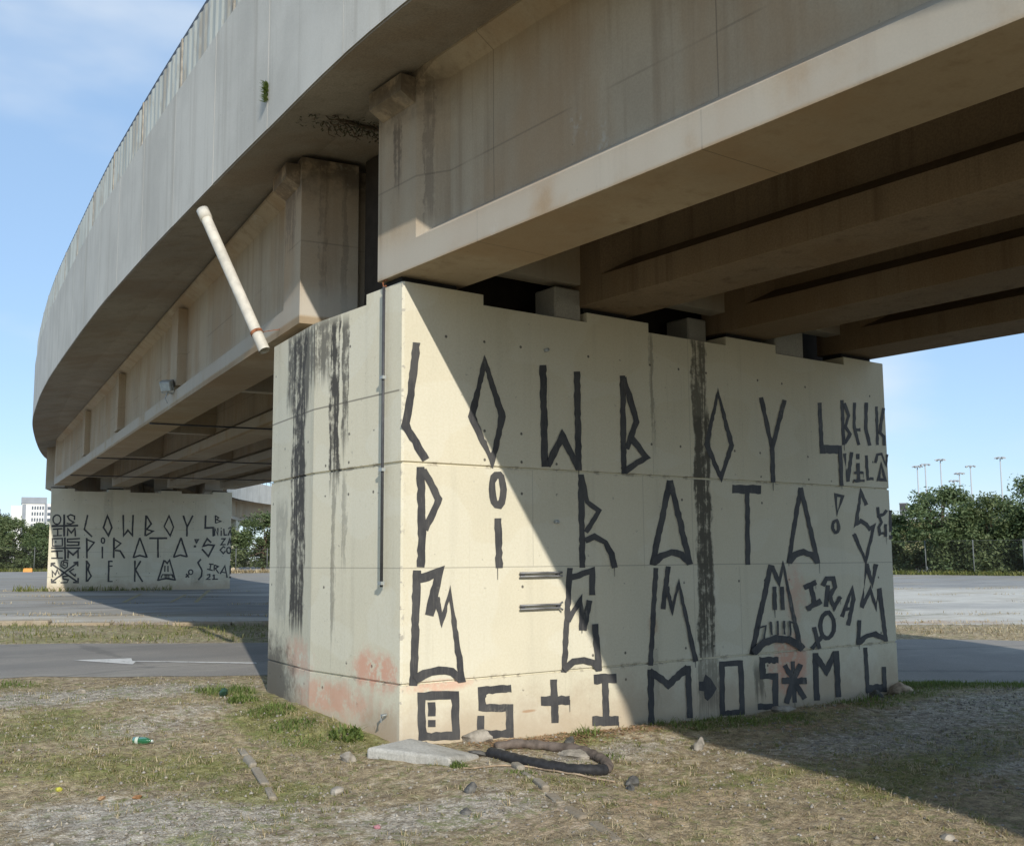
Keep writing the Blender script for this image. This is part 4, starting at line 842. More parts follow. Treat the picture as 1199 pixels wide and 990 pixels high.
# ------------------------------------------------------------------ piers
DEP = [(.018, 0.0), (7.222, 0.0), (7.24, .018), (7.27, 1.2), (7.30, 2.15), (.55, 3.36), (.14, 3.0), (-.05, 1.62), (-.0005, .018)]
DEP_FAR = DEP[:4] + [(.75, 3.42), (.62, 3.0), (.22, 1.62), (.002, .018)]
def pier(loc, rz, mat, label, letters, main, far_simple=False):
    root = empty('bridge_pier', loc, rz, label, 'bridge pier', 'piers carrying the overpass')
    cen = np.array([3.5, 1.5])
    def ring(inset):
        out = []
        P = [np.array(p) for p in (DEP if main else DEP_FAR)]; n = len(P)
        for i in range(n):
            a, b, c_ = P[i - 1], P[i], P[(i + 1) % n]
            e1 = (b - a) / np.hypot(*(b - a)); e2 = (c_ - b) / np.hypot(*(c_ - b))
            n1 = np.array([-e1[1], e1[0]]); n2 = np.array([-e2[1], e2[0]])
            bi = n1 + n2; bi /= np.hypot(*bi); k = inset / max(.3, bi @ n1)
            out.append(b + bi * k)
        return out
    levels = [(-.8, .0), (.525, .0), (.525, .0), (.529, .018), (.543, .018), (.547, 0.0), (2.436, 0.0), (2.440, .020), (2.456, .020), (2.460, 0.0), (3.97, 0.0)]
    levels = [levels[0]] + levels[2:]
    m = MB(); n = len(DEP); vs_, fs_ = [], []
    for z, ins in levels:
        for p in ring(ins): vs_.append((p[0], p[1], z))
    for a in range(len(levels) - 1):
        for j in range(n):
            b = (j + 1) % n; fs_.append((a * n + j, a * n + b, (a + 1) * n + b, (a + 1) * n + j))
    fs_.append(tuple(range((len(levels) - 1) * n, len(levels) * n))); fs_.append(tuple(range(n))[::-1])
    m.add(vs_, fs_)
    # raised bearing seats along the front edge
    seats = [[(.018, 0), (.88, 0), (.88, .5), (-.018 if main else .09, .63), (-.0005, .018)], [(2.17, 0), (3.03, 0), (3.03, .5), (2.17, .5)],
             [(4.24, 0), (5.1, 0), (5.1, .5), (4.24, .5)], [(6.4, 0), (7.222, 0), (7.24, .018), (7.252, .5), (6.4, .5)]]
    for S in seats:
        k = len(S); m.add([(x, y, 3.97) for x, y in S] + [(x, y, 4.07) for x, y in S], [tuple(range(k, 2 * k))] + [(q, (q + 1) % k, k + (q + 1) % k, k + q) for q in range(k)])
    w = m.build('pier_wall', mat, root)
    for of in OFFS:      # rubber bearings
        m = MB(); m.box(of + .02, of + .62, .06, .34, 4.072, 4.128 if main else 4.12); m.build('bearing_pad', M['dark'], root)
    if main:
        for x0, x1, y0, y1 in ((1.78, 2.12, .03, .36), (3.9, 4.2, .25, .6), (5.14, 5.66, .03, .30)):
            m = MB(); m.box(x0, x1, y0, y1, 3.972, 4.30); o_ = m.build('bearing_plinth', M['block'], root); bevel(o_, .015)
    zoff = loc[2]
    rr = random.Random(3)
    for gl in letters:
        m = MB()
        for li, (kind, pts) in enumerate(gl):
            y = -.003 - .0025 * li
            if kind == 'f':
                m.add([(a, y, b - zoff) for a, b in pts], [tuple(range(len(pts)))]); continue
            rows = []
            for (la, lb, ra, rb), (lc, ld, rc, rd) in zip(pts[:-1], pts[1:]):
                L = math.hypot(lc - la, ld - lb); k = max(1, int(L / (.045 if main else .12)))
                for s in range(k):
                    f = s / k; rows.append((la + (lc - la) * f, lb + (ld - lb) * f, ra + (rc - ra) * f, rb + (rd - rb) * f))
            rows.append(pts[-1])
            j = .0075 if main else .006
            V = []
            for q, (a, b, c_, d_) in enumerate(rows):
                e = (0 if q in (0, len(rows) - 1) else 1) * j
                V += [(a + rr.uniform(-e, e), y - 3e-5 * q, b - zoff + rr.uniform(-e, e)), (c_ + rr.uniform(-e, e), y - 3e-5 * q, d_ - zoff + rr.uniform(-e, e))]
            m.add(V, [(2 * q, 2 * q + 2, 2 * q + 3, 2 * q + 1) for q in range(len(rows) - 1)])
            if main and rr.random() < .22:
                (xa, _, za), (xb, _, zb) = V[-2], V[-1]
                f = rr.uniform(.2, .8); xd, zd = xa + (xb - xa) * f, za + (zb - za) * f + .01; L = rr.uniform(.03, .13); w_ = rr.uniform(.004, .007)
                m.add([(xd - w_, y - .0004, zd), (xd + w_, y - .0004, zd), (xd + w_ * .6, y - .0004, zd - L), (xd - w_ * .6, y - .0004, zd - L)], [(0, 3, 2, 1)])
        m.build('painted_letter', M['paint'], root)
    return root
P1 = pier((0, 0, 0), 0, M['cream'], 'cream concrete pier in the foreground covered in tall black painted lettering', LETTERS_A, True)
P2 = pier((6.34, 37.4, .45), R_(-7.9), M['cream_far'], 'distant cream pier under the left end of the overpass with three rows of lettering', LETTERS_B, False)
# piers and girders of the spans that curve away behind
def place(y, u=.75):
    k = idx_y(y); p = E_[k] + RT[k] * u; return p, math.atan2(-T_[k][0], T_[k][1])
p3, a3 = place(66); p4, a4 = place(91)
pier((p3[0], p3[1], 1.0), a3, M['cream_far'], 'plain cream pier hidden behind the second pier where the overpass bends', [], False)
pier((p4[0], p4[1], 1.25), a4, M['cream_far'], 'plain cream pier far away under the bending overpass beyond the bushes', [], False)
def span(a, b, za, zb):
    d = np.array(b) - np.array(a); L = float(np.hypot(*d)); d = d / L
    for of in OFFS:
        m, *_ = girder(a, d, L, za, zb, of); fix_normals(m.build('girder', M['girder'], bridge))
e2 = np.array([math.cos(R_(-7.9)), math.sin(R_(-7.9))]); n2 = np.array([-e2[1], e2[0]])
s3 = np.array([6.34, 37.4]) + n2 * 2.2
k3 = idx_y(66); k4 = idx_y(91)
span(s3, p3[:2] + T_[k3][:2] * .3, 4.62, 4.98)
span(p3[:2] + T_[k3][:2] * 1.8, p4[:2] + T_[k4][:2] * .3, 5.0, 5.28)
k5 = idx_y(112); p5 = E_[k5] + RT[k5] * .75
span(p4[:2] + T_[k4][:2] * 1.8, p5[:2], 5.3, 5.4)
def tint_attr(o, vals):
    a_ = o.data.color_attributes.new('tint', 'FLOAT_COLOR', 'POINT')
    a_.data.foreach_set('color', np.stack([vals, vals, vals, np.ones_like(vals)], -1).astype(np.float32).ravel())
def blades(name, base, length, width, lean, mat, r, parent=None, az=None, curve=.5):
    """curved blades: five vertices each -> two quads worth of tris"""
    n_ = len(base); az = r.uniform(0, 2 * np.pi, n_) if az is None else az
    d = np.stack([np.cos(az), np.sin(az), np.zeros(n_)], 1); s = np.stack([-np.sin(az), np.cos(az), np.zeros(n_)], 1)
    up = np.array([0, 0, 1.0])
    L = length[:, None]; W = width[:, None] / 2; ln = lean[:, None]
    p0 = base; mid = base + d * L * .5 * np.sin(ln) + up * L * .5 * np.cos(ln)
    l2 = np.minimum(ln + curve, 1.5); tip = mid + d * L * .5 * np.sin(l2) + up * L * .5 * np.cos(l2)
    V = np.stack([p0 - s * W, p0 + s * W, mid - s * W * .8, mid + s * W * .8, tip], 1).reshape(-1, 3)
    k = (np.arange(n_) * 5)[:, None]
    F = np.concatenate([k + np.array([[0, 1, 3]]), k + np.array([[0, 3, 2]]), k + np.array([[2, 3, 4]])], 0)
    o = np_mesh(name, V, F, mat, parent)
    tint_attr(o, np.repeat(r.random(n_), 5))
    return o
# ------------------------------------------------------------------ fittings on the bridge
dp = empty('drain_pipe', (-.10, 2.72, 3.86), 0, 'grimy white drain pipe leaning out from the pier to the deck edge', 'drain pipe')
a = Vector((0, 0, 0)); b = Vector((-.40, .90, 1.74))
m = MB(); m.tube([a, a + (b - a) * .3, a + (b - a) * .93, b], .062, 16, False)
m.tube([b, a + (b - a) * .93, a], .052, 16, False); pp_ = m.build('pipe', M['pvc'], dp, True)
m = MB(); m.tube([a + (b - a) * .93, b], .071, 16); m.build('coupling', M['pvc'], pp_, True)
m = MB(); c_ = a + (b - a) * .12; t = (b - a).normalized(); m.tube([c_ - t * .018, c_ + t * .018], .069, 16); m.bar(c_, c_ + Vector((.32, .12, .10)), .02, .008); m.build('strap', M['rust'], dp)
cd = empty('cable_conduit', (-.052, .25, 1.36), 0, 'thin dark conduit running straight down the narrow end of the pier', 'conduit')
m = MB(); m.tube([(0, 0, 0), (0, 0, 1.3), (.0, 0, 2.7)], .014, 8); tb_ = m.build('tube', M['rail'], cd, True)
for z in (.02, 1.02, 1.85):
    m = MB(); m.box(-.022, .012, -.03, .03, z, z + .03); m.build('clamp', M['lamp'], tb_)
hk = empty('wall_hook', (-.035, .26, 4.10), 0, 'small rusty hook on the girder end above the conduit', 'hook')
m = MB(); m.tube([(.0 + .0, .035 * math.cos(q), .035 * math.sin(q)) for q in np.linspace(-2.2, 2.6, 14)], .009, 6); m.build('ring', M['rust'], hk, True)
for (x0, z, lab) in ((1.27, 1.45, 'upper of two short grey steel rails fixed to the pier front'), (1.27, 1.15, 'lower of two short grey steel rails with one bent end on the pier front')):
    rg = empty('wall_rail', (x0, 0, z), 0, lab, 'steel rail', 'short steel rails on the pier front')
    bend = .02 if z < 1.3 else 0
    m = MB()
    for dz in (-.017, .017): m.tube([(0, -.03, dz), (.35, -.03, dz), (.47, -.03, dz), (.50, -.045, dz * (1 + bend * 60))], .010, 8)
    m.build('rod', M['steel'], rg, True)
    for x in (.02, .45):
        m = MB(); m.box(x, x + .03, -.035, .0, -.02, .02); m.build('bracket', M['rail'], rg)
for (x, z, lab) in ((1.72, 1.95, 'small pale bolt head sticking out of the pier near the word top'), (1.62, 3.62, 'small pale bolt head high on the shaded pier front')):
    m = MB(); m.tube([(0, .002, 0), (0, -.05, 0)], .018, 8); o_ = m.build('wall_bolt', M['lamp'], None, True, (x, 0, z)); tag(o_, lab, 'bolt', 'bolts in the pier front')
m = MB(); m.tube([(.0, .0, 0), (-.05, 0, 0), (-.06, 0, -.06)], .013, 8); tag(m.build('wall_bolt', M['lamp'], None, True, (-.02, .2, .27)), 'bent pale bolt low on the sunlit pier end near its corner', 'bolt', 'bolts in the pier front')
cr = empty('creeper', (-.30, 1.03, 5.90), 0, 'dark dead creeper hanging under the deck edge beside the girder end', 'creeper', None)
r = np.random.default_rng(4)
m = MB()
for q in range(26):
    x0 = r.uniform(-.22, .75); y0 = r.uniform(-.10, .10) + .12 * math.sin(x0 * 5); p = Vector((x0, y0, .03)); P_ = [p]
    for s in range(4): p = p + Vector((r.uniform(-.03, .09), r.uniform(-.06, .06), r.uniform(-.05, .0))); P_.append(p)
    m.tube(P_, [.008, .007, .006, .005, .003], 5, False)
m.tube([(-.24, -.02, .03), (-.2, .06, .02), (.1, .0, .02), (.45, .07, .02), (.8, .02, .03)], .02, 6, False)
m.build('stems', M['bark'], cr)
o_ = blades('leaves', np.stack([r.uniform(-.22, .8, 220), r.uniform(-.14, .2, 220), r.uniform(-.08, .03, 220)], 1), r.uniform(.03, .07, 220), r.uniform(.012, .025, 220), r.uniform(1.2, 2.6, 220), leaf_mat('dead_creeper_leaves', (.03, .035, .015), (.07, .06, .035), .1), r, cr)
sp0 = E_[FB]; n_ = 120
o_ = blades('joint_plant', np.stack([r.uniform(-.03, .0, n_), r.uniform(-.02, .02, n_), r.uniform(-.1, .08, n_)], 1), r.uniform(.03, .09, n_), r.uniform(.010, .02, n_), r.uniform(.4, 1.6, n_), M['weed'], r, None, np.pi + r.uniform(-1.2, 1.2, n_))
o_.location = (sp0[0], sp0[1], sp0[2] + .38); tag(o_, 'tiny green plant sprouting from a joint of the parapet', 'plant')
# floodlight clipped to the girder flange
fl = empty('floodlight', (1.35, 9.75, 4.42), R_(10), 'grey floodlight fixed on the outer girder flange of the left span', 'floodlight'); fl.scale = (.68, .68, .68)
m = MB(); ax = Vector((-.75, -.45, -.45)).normalized(); s1 = ax.cross(Vector((0, 0, 1))).normalized(); up = s1.cross(ax)
c_ = Vector((-.12, 0, .16)); m.obox(c_, ax * .09, s1 * .15, up * .13); h = m.build('housing', M['lamp'], fl); bevel(h, .03, 2)
m = MB(); m.obox(c_ + ax * .094, ax * .006, s1 * .125, up * .105); m.build('lamp_glass', M['glass'], h)
m = MB(); m.obox(c_ - ax * .15, ax * .055, s1 * .11, up * .09); m.build('gear_box', M['steel'], h)
m = MB(); m.bar(c_ - s1 * .165, c_ - s1 * .165 - up * .18, .02); m.bar(c_ + s1 * .165, c_ + s1 * .165 - up * .18, .02); m.bar(c_ - s1 * .165 - up * .18, c_ + s1 * .165 - up * .18, .02)
m.bar(c_ - up * .18, c_ - up * .18 + Vector((.12, 0, -.02)), .03); m.build('bracket', M['lamp'], fl)
m = MB(); m.tube([c_ - up * .15, c_ + Vector((-.02, .02, -.32)), c_ + Vector((.04, .0, -.44))], .014, 6); m.build('cable', M['lamp'], fl)

# ------------------------------------------------------------------ things on the ground
def rock(name, x, y, s, mat, label, cat='stone', group='loose stones on the dirt', seed=0, sink=.3, zs=.7):
    r = random.Random(seed); bm = bmesh.new(); bmesh.ops.create_icosphere(bm, subdivisions=3, radius=1)
    ph = [r.uniform(0, 6) for _ in range(9)]; cuts = [(Vector((r.uniform(-1, 1), r.uniform(-1, 1), r.uniform(-.6, 1))).normalized(), r.uniform(.45, .8)) for _ in range(13)]
    for v in bm.verts:
        p = v.co.copy()
        for nrm, d in cuts:
            q = p.dot(nrm)
            if q > d: p -= nrm * (q - d) * .85
        p *= 1 + .06 * math.sin(5 * p.x + ph[0]) * math.sin(6 * p.y + ph[1]) + .04 * math.sin(11 * p.z + ph[2])
        v.co = Vector((p.x * s[0], p.y * s[1], p.z * s[2]))
    me = bpy.data.meshes.new(name); bm.to_mesh(me); bm.free()
    me.materials.append(mat)
    o = bpy.data.objects.new(name, me); C.objects.link(o)
    o.location = (x, y, gz1(x, y) + s[2] * (1 - sink * 2) ); o.rotation_euler = (0, 0, r.uniform(0, 6))
    return tag(o, label, cat, group)
ROCKS = [(7.06, -.12, (.20, .16, .12), 'stone_tan', 'tan rock against the far right foot of the pier'),
         (6.55, -.14, (.17, .14, .10), 'stone_dark', 'dark rock beside the tan one at the pier foot'),
         (-.62, -.22, (.075, .07, .065), 'stone', 'small white stone touching the left tip of the concrete slab'),
         (.72, -.10, (.17, .11, .09), 'stone', 'pale rounded rock against the pier under the painted letter S'),
         (1.02, -1.06, (.17, .10, .05), 'stone', 'flat grey stone between the hose and the pier'),
         (2.24, -1.31, (.075, .07, .085), 'stone', 'upright pale stone at the shadow edge right of the hose'),
         (.76, -2.05, (.10, .07, .055), 'stone_dark', 'black broken lump on the dirt right of the kerb line'),
         (.60, -2.20, (.05, .04, .03), 'stone_dark', 'small dark chip just in front of the black broken lump'),
         (-.43, -1.67, (.06, .055, .05), 'stone_dark', 'dark grey stone on the dirt in front of the slab'),
         (-.72, -2.02, (.05, .04, .035), 'stone_dark', 'flat dark stone nearest the camera below the slab'),
         (1.35, -4.22, (.05, .05, .03), 'stone', 'pale stone near the lower right corner of the ground'),


         (-1.13, -1.0, (.06, .05, .05), 'stone', 'pale cracked stone right of the short buried kerb'),
         (.40, -.58, (.11, .08, .04), 'stone_dark', 'flat dark rubble piece where the hose starts'),
         (.55, -.70, (.09, .07, .05), 'stone', 'pale rubble piece touching the hose end'),
         (1.35, -.62, (.09, .07, .06), 'stone_dark', 'dark stone on the red soil behind the hose'),
         (4.5, -.42, (.22, .13, .05), 'stone', 'flat grey flagstone at the foot of the shaded wall'),
         (-1.55, 3.85, (.06, .05, .05), 'stone', 'white stone on the gravel beside the asphalt edge'),

         (.16, -.13, (.07, .05, .04), 'stone_dark', 'dark crumb of rubble behind the concrete slab'),
         ]
for k, (x, y, s, mt, lab) in enumerate(ROCKS): rock('stone', x, y, s, M[mt], lab, seed=k + 20)
# old concrete cover slab, slightly tilted
sl = MB()
P = [(-.44, -.20), (-.12, -.94), (.33, -.70), (.06, -.04)]
zt = [.075, .06, .02, .065]
zg = [gz1(x, y) for x, y in P]
top = [(x, y, zg[i] + zt[i]) for i, (x, y) in enumerate(P)]
cx_, cy_ = sum(q[0] for q in P) / 4, sum(q[1] for q in P) / 4
vsl = [(p[0], p[1], p[2] - .12) for p in top] + [tuple(p) for p in top] + [(cx_ + (p[0] - cx_) * .9, cy_ + (p[1] - cy_) * .9, p[2] + .01) for p in top]
sl.add(vsl, [(3, 2, 1, 0)] + [(i, (i + 1) % 4, 4 + (i + 1) % 4, 4 + i) for i in range(4)] + [(4 + i, 4 + (i + 1) % 4, 8 + (i + 1) % 4, 8 + i) for i in range(4)] + [(8, 9, 10, 11)])
so = fix_normals(sl.build('concrete_slab', M['slab'])); bevel(so, .018, 2); tag(so, 'square grey concrete slab tilted on the dirt at the pier corner', 'slab')
# folded black hose
hp = [(.62, -.52), (.95, -.62), (1.12, -.95), (1.12, -1.22), (1.02, -1.48), (.86, -1.62), (.68, -1.60), (.56, -1.40), (.50, -1.12), (.47, -.82), (.46, -.66)]
def smooth_path(P, n=8, z=.05):
    out = []
    P = [Vector((x, y, 0)) for x, y in P]
    for k in range(len(P) - 1):
        p0, p1, p2, p3 = P[max(k - 1, 0)], P[k], P[k + 1], P[min(k + 2, len(P) - 1)]
        for t in [q / n for q in range(n)]: out.append(.5 * ((2 * p1) + (p2 - p0) * t + (2 * p0 - 5 * p1 + 4 * p2 - p3) * t * t + (3 * p1 - 3 * p2 + p3 - p0) * t ** 3))
    out.append(P[-1])
    return [(p.x, p.y, gz1(p.x, p.y) + z) for p in out]
pa = smooth_path(hp, 8, .035)
ho = empty('garden_hose', pa[0], 0, 'thick hose folded in a loop on the dirt, half black and half dusty brown', 'hose')
loc = Vector(pa[0]); rel = [Vector(p) - loc for p in pa]
cut = 40
m = MB(); m.tube(rel[:cut + 1], [.040 + .006 * math.sin(q * 1.7) for q in range(cut + 1)], 12); m.build('dusty_half', M['hose_dusty'], ho, True)
m = MB(); m.tube(rel[cut:], [.045 + .003 * math.sin(q * 2.3) for q in range(len(rel) - cut)], 12); m.build('black_half', M['hose'], ho, True)
# thin wire lying beside it
wp = smooth_path([(-.08, -1.06), (.25, -1.10), (.45, -1.16), (.52, -1.45), (.62, -1.75), (.70, -1.92)], 6, .012)
m = MB(); m.tube(wp, .008, 6); tag(m.build('wire', M['stone_tan'], None, True), 'thin pale wire curving on the dirt in front of the hose', 'wire')
M['old_kerb'] = concrete('crumbling_kerb_concrete', (.31, .275, .22), (.21, .17, .12), .8, warm=(.25, .20, .14), sc=4)[0].m
# half-buried kerb stones
def kerb_run(pts, label, seed):
    r = random.Random(seed)
    root = empty('buried_kerb', (pts[0][0], pts[0][1], gz1(*pts[0])), 0, label, 'kerb', 'broken kerb rows half buried in the dirt')
    o0 = Vector(root.location)
    for a, b in zip(pts[:-1], pts[1:]):
        a = Vector((a[0], a[1], gz1(*a))); b = Vector((b[0], b[1], gz1(*b))); d = b - a; L = d.length; n_ = max(1, round(L / .42))
        for k in range(n_):
            p = a + d * (k + .04) / n_; q = a + d * (k + .96) / n_; c_ = (p + q) / 2 - o0; t = (q - p) / 2; s = Vector((-t.y, t.x, 0)).normalized()
            m = MB(); h = .030 + r.uniform(-.022, .012); m.obox(c_ + Vector((r.uniform(-.012, .012), r.uniform(-.012, .012), .0)), t * r.uniform(.6, .97), s * r.uniform(.026, .038), Vector((r.uniform(-.012, .012), r.uniform(-.01, .01), h)))
            bevel(m.build('kerb_stone', M['old_kerb'], root), .02, 3)
kerb_run([(-1.18, .62), (-1.34, -.05), (-1.50, -.62), (-1.62, -1.02)], 'short row of pale kerb stones sunk in the grass left of the pier', 1)
kerb_run([(.40, -1.02), (.12, -1.68), (-.10, -2.28), (-.24, -2.72), (-.42, -3.2), (-.62, -3.75)], 'longer row of pale kerb stones running towards the camera from the hose', 2)
# green bottle
bt = empty('bottle', (-1.88, 1.16, gz1(-1.88, 1.16) + .045), R_(-48), 'empty green plastic bottle lying on the dry grass', 'bottle')
gm = N('green_bottle_plastic', .12, .5); gm.b.inputs['Transmission Weight'].default_value = .35; gm.col((.03, .17, .07)); M['bottle'] = gm.m
bt.scale = (.68, .68, .68); bt.location.z -= .016
m = MB(); prof = [(0, .02), (.01, .043), (.05, .046), (.09, .042), (.12, .046), (.165, .045), (.20, .035), (.225, .018), (.245, .014)]
m.tube([(x, 0, 0) for x, r_ in prof], [r_ for x, r_ in prof], 16); m.build('body', M['bottle'], bt, True)
m = MB(); m.tube([(.245, 0, 0), (.265, 0, 0)], .016, 12); m.build('cap', plain('pale_bottle_cap', (.55, .6, .55), .5), bt)
m = MB(); m.tube([(.045, 0, 0), (.085, 0, 0)], .0468, 16, False); m.build('paper_label', plain('faded_bottle_label', (.45, .5, .42), .7), bt, True)
lw = [(-.46, 2.75, (.09, .06, .05), 'crumpled dark green bag on the gravel near the pier edge', (.03, .07, .05)), (-2.73, .12, (.035, .03, .02), 'tiny yellow flower-coloured wrapper on the grass', (.42, .40, .06)), (-2.35, -.42, (.05, .035, .02), 'curled orange brown dead leaf on the dirt', (.30, .16, .075)), (-2.56, -.30, (.04, .03, .018), 'pale brown dead leaf left of the orange one', (.40, .25, .14)), (-1.35, -1.95, (.03, .05, .015), 'scrap of pink plastic on the dirt', (.42, .2, .22))]
for k, (x, y, s, lab, c_) in enumerate(lw):
    nm = 'litter_bag' if 'bag' in lab else ('dead_leaf' if 'leaf' in lab else 'plastic_scrap')
    rock(nm, x, y, s, plain('litter_%s' % ['green', 'yellow', 'orange', 'brown', 'pink'][k], c_, .5, 0, .3, 30), lab, 'litter' if 'leaf' not in lab else 'leaf', 'litter on the ground', 80 + k, .15)

# ------------------------------------------------------------------ small plants
def weed(x, y, rad, h, nl, label, seed, broad=False, group='green weeds growing round the pier', cat='weed'):
    r = np.random.default_rng(seed)
    rr_ = rad * np.sqrt(r.random(nl)); th = r.uniform(0, 2 * np.pi, nl)
    bx, by = rr_ * np.cos(th), rr_ * np.sin(th)
    z0 = gz1(x, y); b = np.stack([bx, by, gz(x + bx, y + by) - z0 - .005], 1)
    ln = h * r.uniform(.45, 1.1, nl) * (1.15 - .6 * rr_ / rad)
    o = blades('weed', b, ln, r.uniform(.008, .018, nl) * (1.8 if broad else .7), r.uniform(.1, .95, nl), M['weed'], r, None, None, .7)
    o.location = (x, y, z0)
    return tag(o, label, cat, group)
WEEDS = [(-.28, 3.1, .32, .17, 320, 'bushy weed at the far left foot of the pier beside the asphalt'), (-.42, 2.35, .15, .13, 320, 'weed patch along the dark stained foot of the pier end'), (-.42, 1.65, .24, .12, 320, 'weed patch at the middle of the sunlit pier end'),
         (-.50, 1.05, .22, .10, 300, 'low weed patch in front of the pink smeared wall foot'), (-.28, .42, .16, .20, 110, 'upright broad-leaved weed near the pier corner', ), (-.62, .55, .2, .10, 110, 'small weed left of the broad-leaved one'),
         (1.72, -.40, .15, .17, 110, 'single bright weed against the wall beside the painted plus'), (-.06, -.98, .08, .10, 150, 'tiny round green weed at the front tip of the slab'), (2.95, -.42, .32, .14, 260, 'dark green weed at the wall foot below the black arrow'),
         (3.55, -.55, .36, .12, 280, 'spreading weed right of the black arrow in the shade'), (4.15, -.82, .24, .11, 150, 'low shaded weed in front of the painted asterisk'), (5.75, -.55, .42, .14, 280, 'green clump in front of the last painted letters'),
         (6.75, -.55, .3, .1, 150, 'sparse weed beside the tan rock'), (1.35, -1.18, .1, .08, 50, 'tiny sprout on the dirt right of the hose bend'), (-2.05, 4.95, .35, .12, 160, 'small green tuft at the edge of the asphalt on the left'), (.20, -1.42, .14, .07, 70, 'flat weed growing beside the long kerb row')]
for k, w in enumerate(WEEDS): weed(*w, 100 + k, k == 4)
# the green strip of grass beside the road on the right: too many blades to count
r = np.random.default_rng(3)
def scatter(nmax, x0, x1, y0, y1, dens, r):
    x = r.uniform(x0, x1, nmax); y = r.uniform(y0, y1, nmax)
    k = r.random(nmax) < dens(x, y)
    k &= ~((x > -.1) & (x < 7.3) & (y > -.01) & (y < 3.3))            # not inside the pier
    return x[k], y[k]
infront = lambda x, y: (NEAR(x) - y > .15)
insl = lambda x, y: (np.abs(x - .02) + np.abs(y + .5) < .5)
def d_green(x, y):
    g, v, s = cover(x, y); return infront(x, y) * ~insl(x, y) * np.clip((g - .2) * 1.1 + .06, 0, .75) * (.25 + .75 * (fbm(x * 3, y * 3, 3) > .47))
def d_straw(x, y):
    g, v, s = cover(x, y); return infront(x, y) * ~insl(x, y) * np.clip(.75 - .9 * v - .3 * s, .06, 1) * (.3 + .7 * (fbm(x * 2.2 + 9, y * 2.2, 3) > .46))
def d_grav(x, y):
    g, v, s = cover(x, y); return infront(x, y) * ~insl(x, y) * np.clip(.10 + .9 * v + .3 * s, 0, 1) * (.3 + .7 * (fbm(x * 2.5 + 5, y * 2.5, 3) > .45))
x, y = scatter(420000, -4.4, 12, -5, 5.6, d_green, r); nb = len(x)
o = blades('green_grass', np.stack([x, y, gz(x, y) - .003], 1), r.uniform(.012, .045, nb), r.uniform(.003, .0065, nb), r.uniform(.2, 1.3, nb), M['blade'], r)
tag(o, 'thin green grass scattered over the dry ground', kind='stuff')
x, y = scatter(330000, -4.4, 10, -5, 5.6, d_straw, r); nb = len(x)
o = blades('dry_straw', np.stack([x, y, gz(x, y) + .002], 1), r.uniform(.02, .085, nb), r.uniform(.003, .006, nb), r.uniform(1.0, 1.5, nb), M['straw'], r)
tag(o, 'dead straw and dry grass lying on the dirt', kind='stuff')
# small tussocks of mixed green and dead blades
cx0, cy0 = scatter(16000, -4.4, 11, -5, 5.2, lambda x, y: infront(x, y) * ~insl(x, y) * np.clip(.05 + .38 * cover(x, y)[0], 0, .5) * (fbm(x * 1.6 + 2, y * 1.6, 3) > .44), r)
nb_ = 12
for mt, share, lab in ((M['blade'], .6, 'small green tussocks dotted over the dirt'), (M['straw'], 1.0, 'small dry tussocks dotted over the dirt')):
    k = r.random(len(cx0)) < share if share < 1 else np.ones(len(cx0), bool)
    X = np.repeat(cx0[k], nb_) + r.normal(0, .022, k.sum() * nb_); Y = np.repeat(cy0[k], nb_) + r.normal(0, .022, k.sum() * nb_); s_ = np.repeat(r.uniform(.5, 1.2, k.sum()), nb_)
    ok = ~((X > -.06) & (X < 7.28) & (Y > -.012) & (Y < 3.3)); X, Y, s_ = X[ok], Y[ok], s_[ok]; nn = len(X)
    o = blades('green_grass' if share < 1 else 'dry_grass', np.stack([X, Y, gz(X, Y) - .004], 1), s_ * r.uniform(.025, .075, nn), r.uniform(.003, .007, nn), r.uniform(.1, 1.1, nn), mt, r)
    tag(o, lab, kind='stuff')
nb = 16000; x = r.uniform(7.35, 13, nb); y = NEAR(x) - .02 - np.abs(r.normal(0, .26, nb)); k = r.random(nb) < .35 + .65 * (fbm(x * 1.5, y * 2.5, 3) > .45); x, y = x[k], y[k]; nb = len(x)
o = blades('green_grass', np.stack([x, y, gz(x, y) - .004], 1), r.uniform(.03, .09, nb), r.uniform(.005, .010, nb), r.uniform(.1, 1.0, nb), M['weed'], r)
tag(o, 'bright green grass strip beside the shaded road on the right', kind='stuff')
# rough grass between road and parking lot
def d_strip(x, y):
    return (y > FAR(x) + .05) * (y < LOT(x) - .05) * (.25 + .75 * (fbm(x * 1.1, y * 1.1, 3) > .48)) * np.where(x > 7, .9, .35)
x, y = scatter(120000, -5, 20, 0, 19.5, d_strip, r); nb = len(x)
far = sstep(6, 12, x)
o = blades('dry_straw', np.stack([x, y, gz(x, y) - .005], 1), np.where(x > 7, r.uniform(.05, .15, nb), r.uniform(.03, .09, nb)), r.uniform(.006, .014, nb), r.uniform(.4, 1.3, nb), M['straw'], r)
tag(o, 'strip of dry yellow grass between the road and the lot', kind='stuff')
x, y = scatter(36000, -5, 8, 6, 19.5, lambda x, y: d_strip(x, y) * cover(x, y)[0] * 1.5, r); nb = len(x)
o = blades('green_grass', np.stack([x, y, gz(x, y) - .005], 1), r.uniform(.05, .16, nb), r.uniform(.008, .018, nb), r.uniform(.1, 1.0, nb), M['blade'], r)
tag(o, 'patchy green grass in the strip behind the road', kind='stuff')
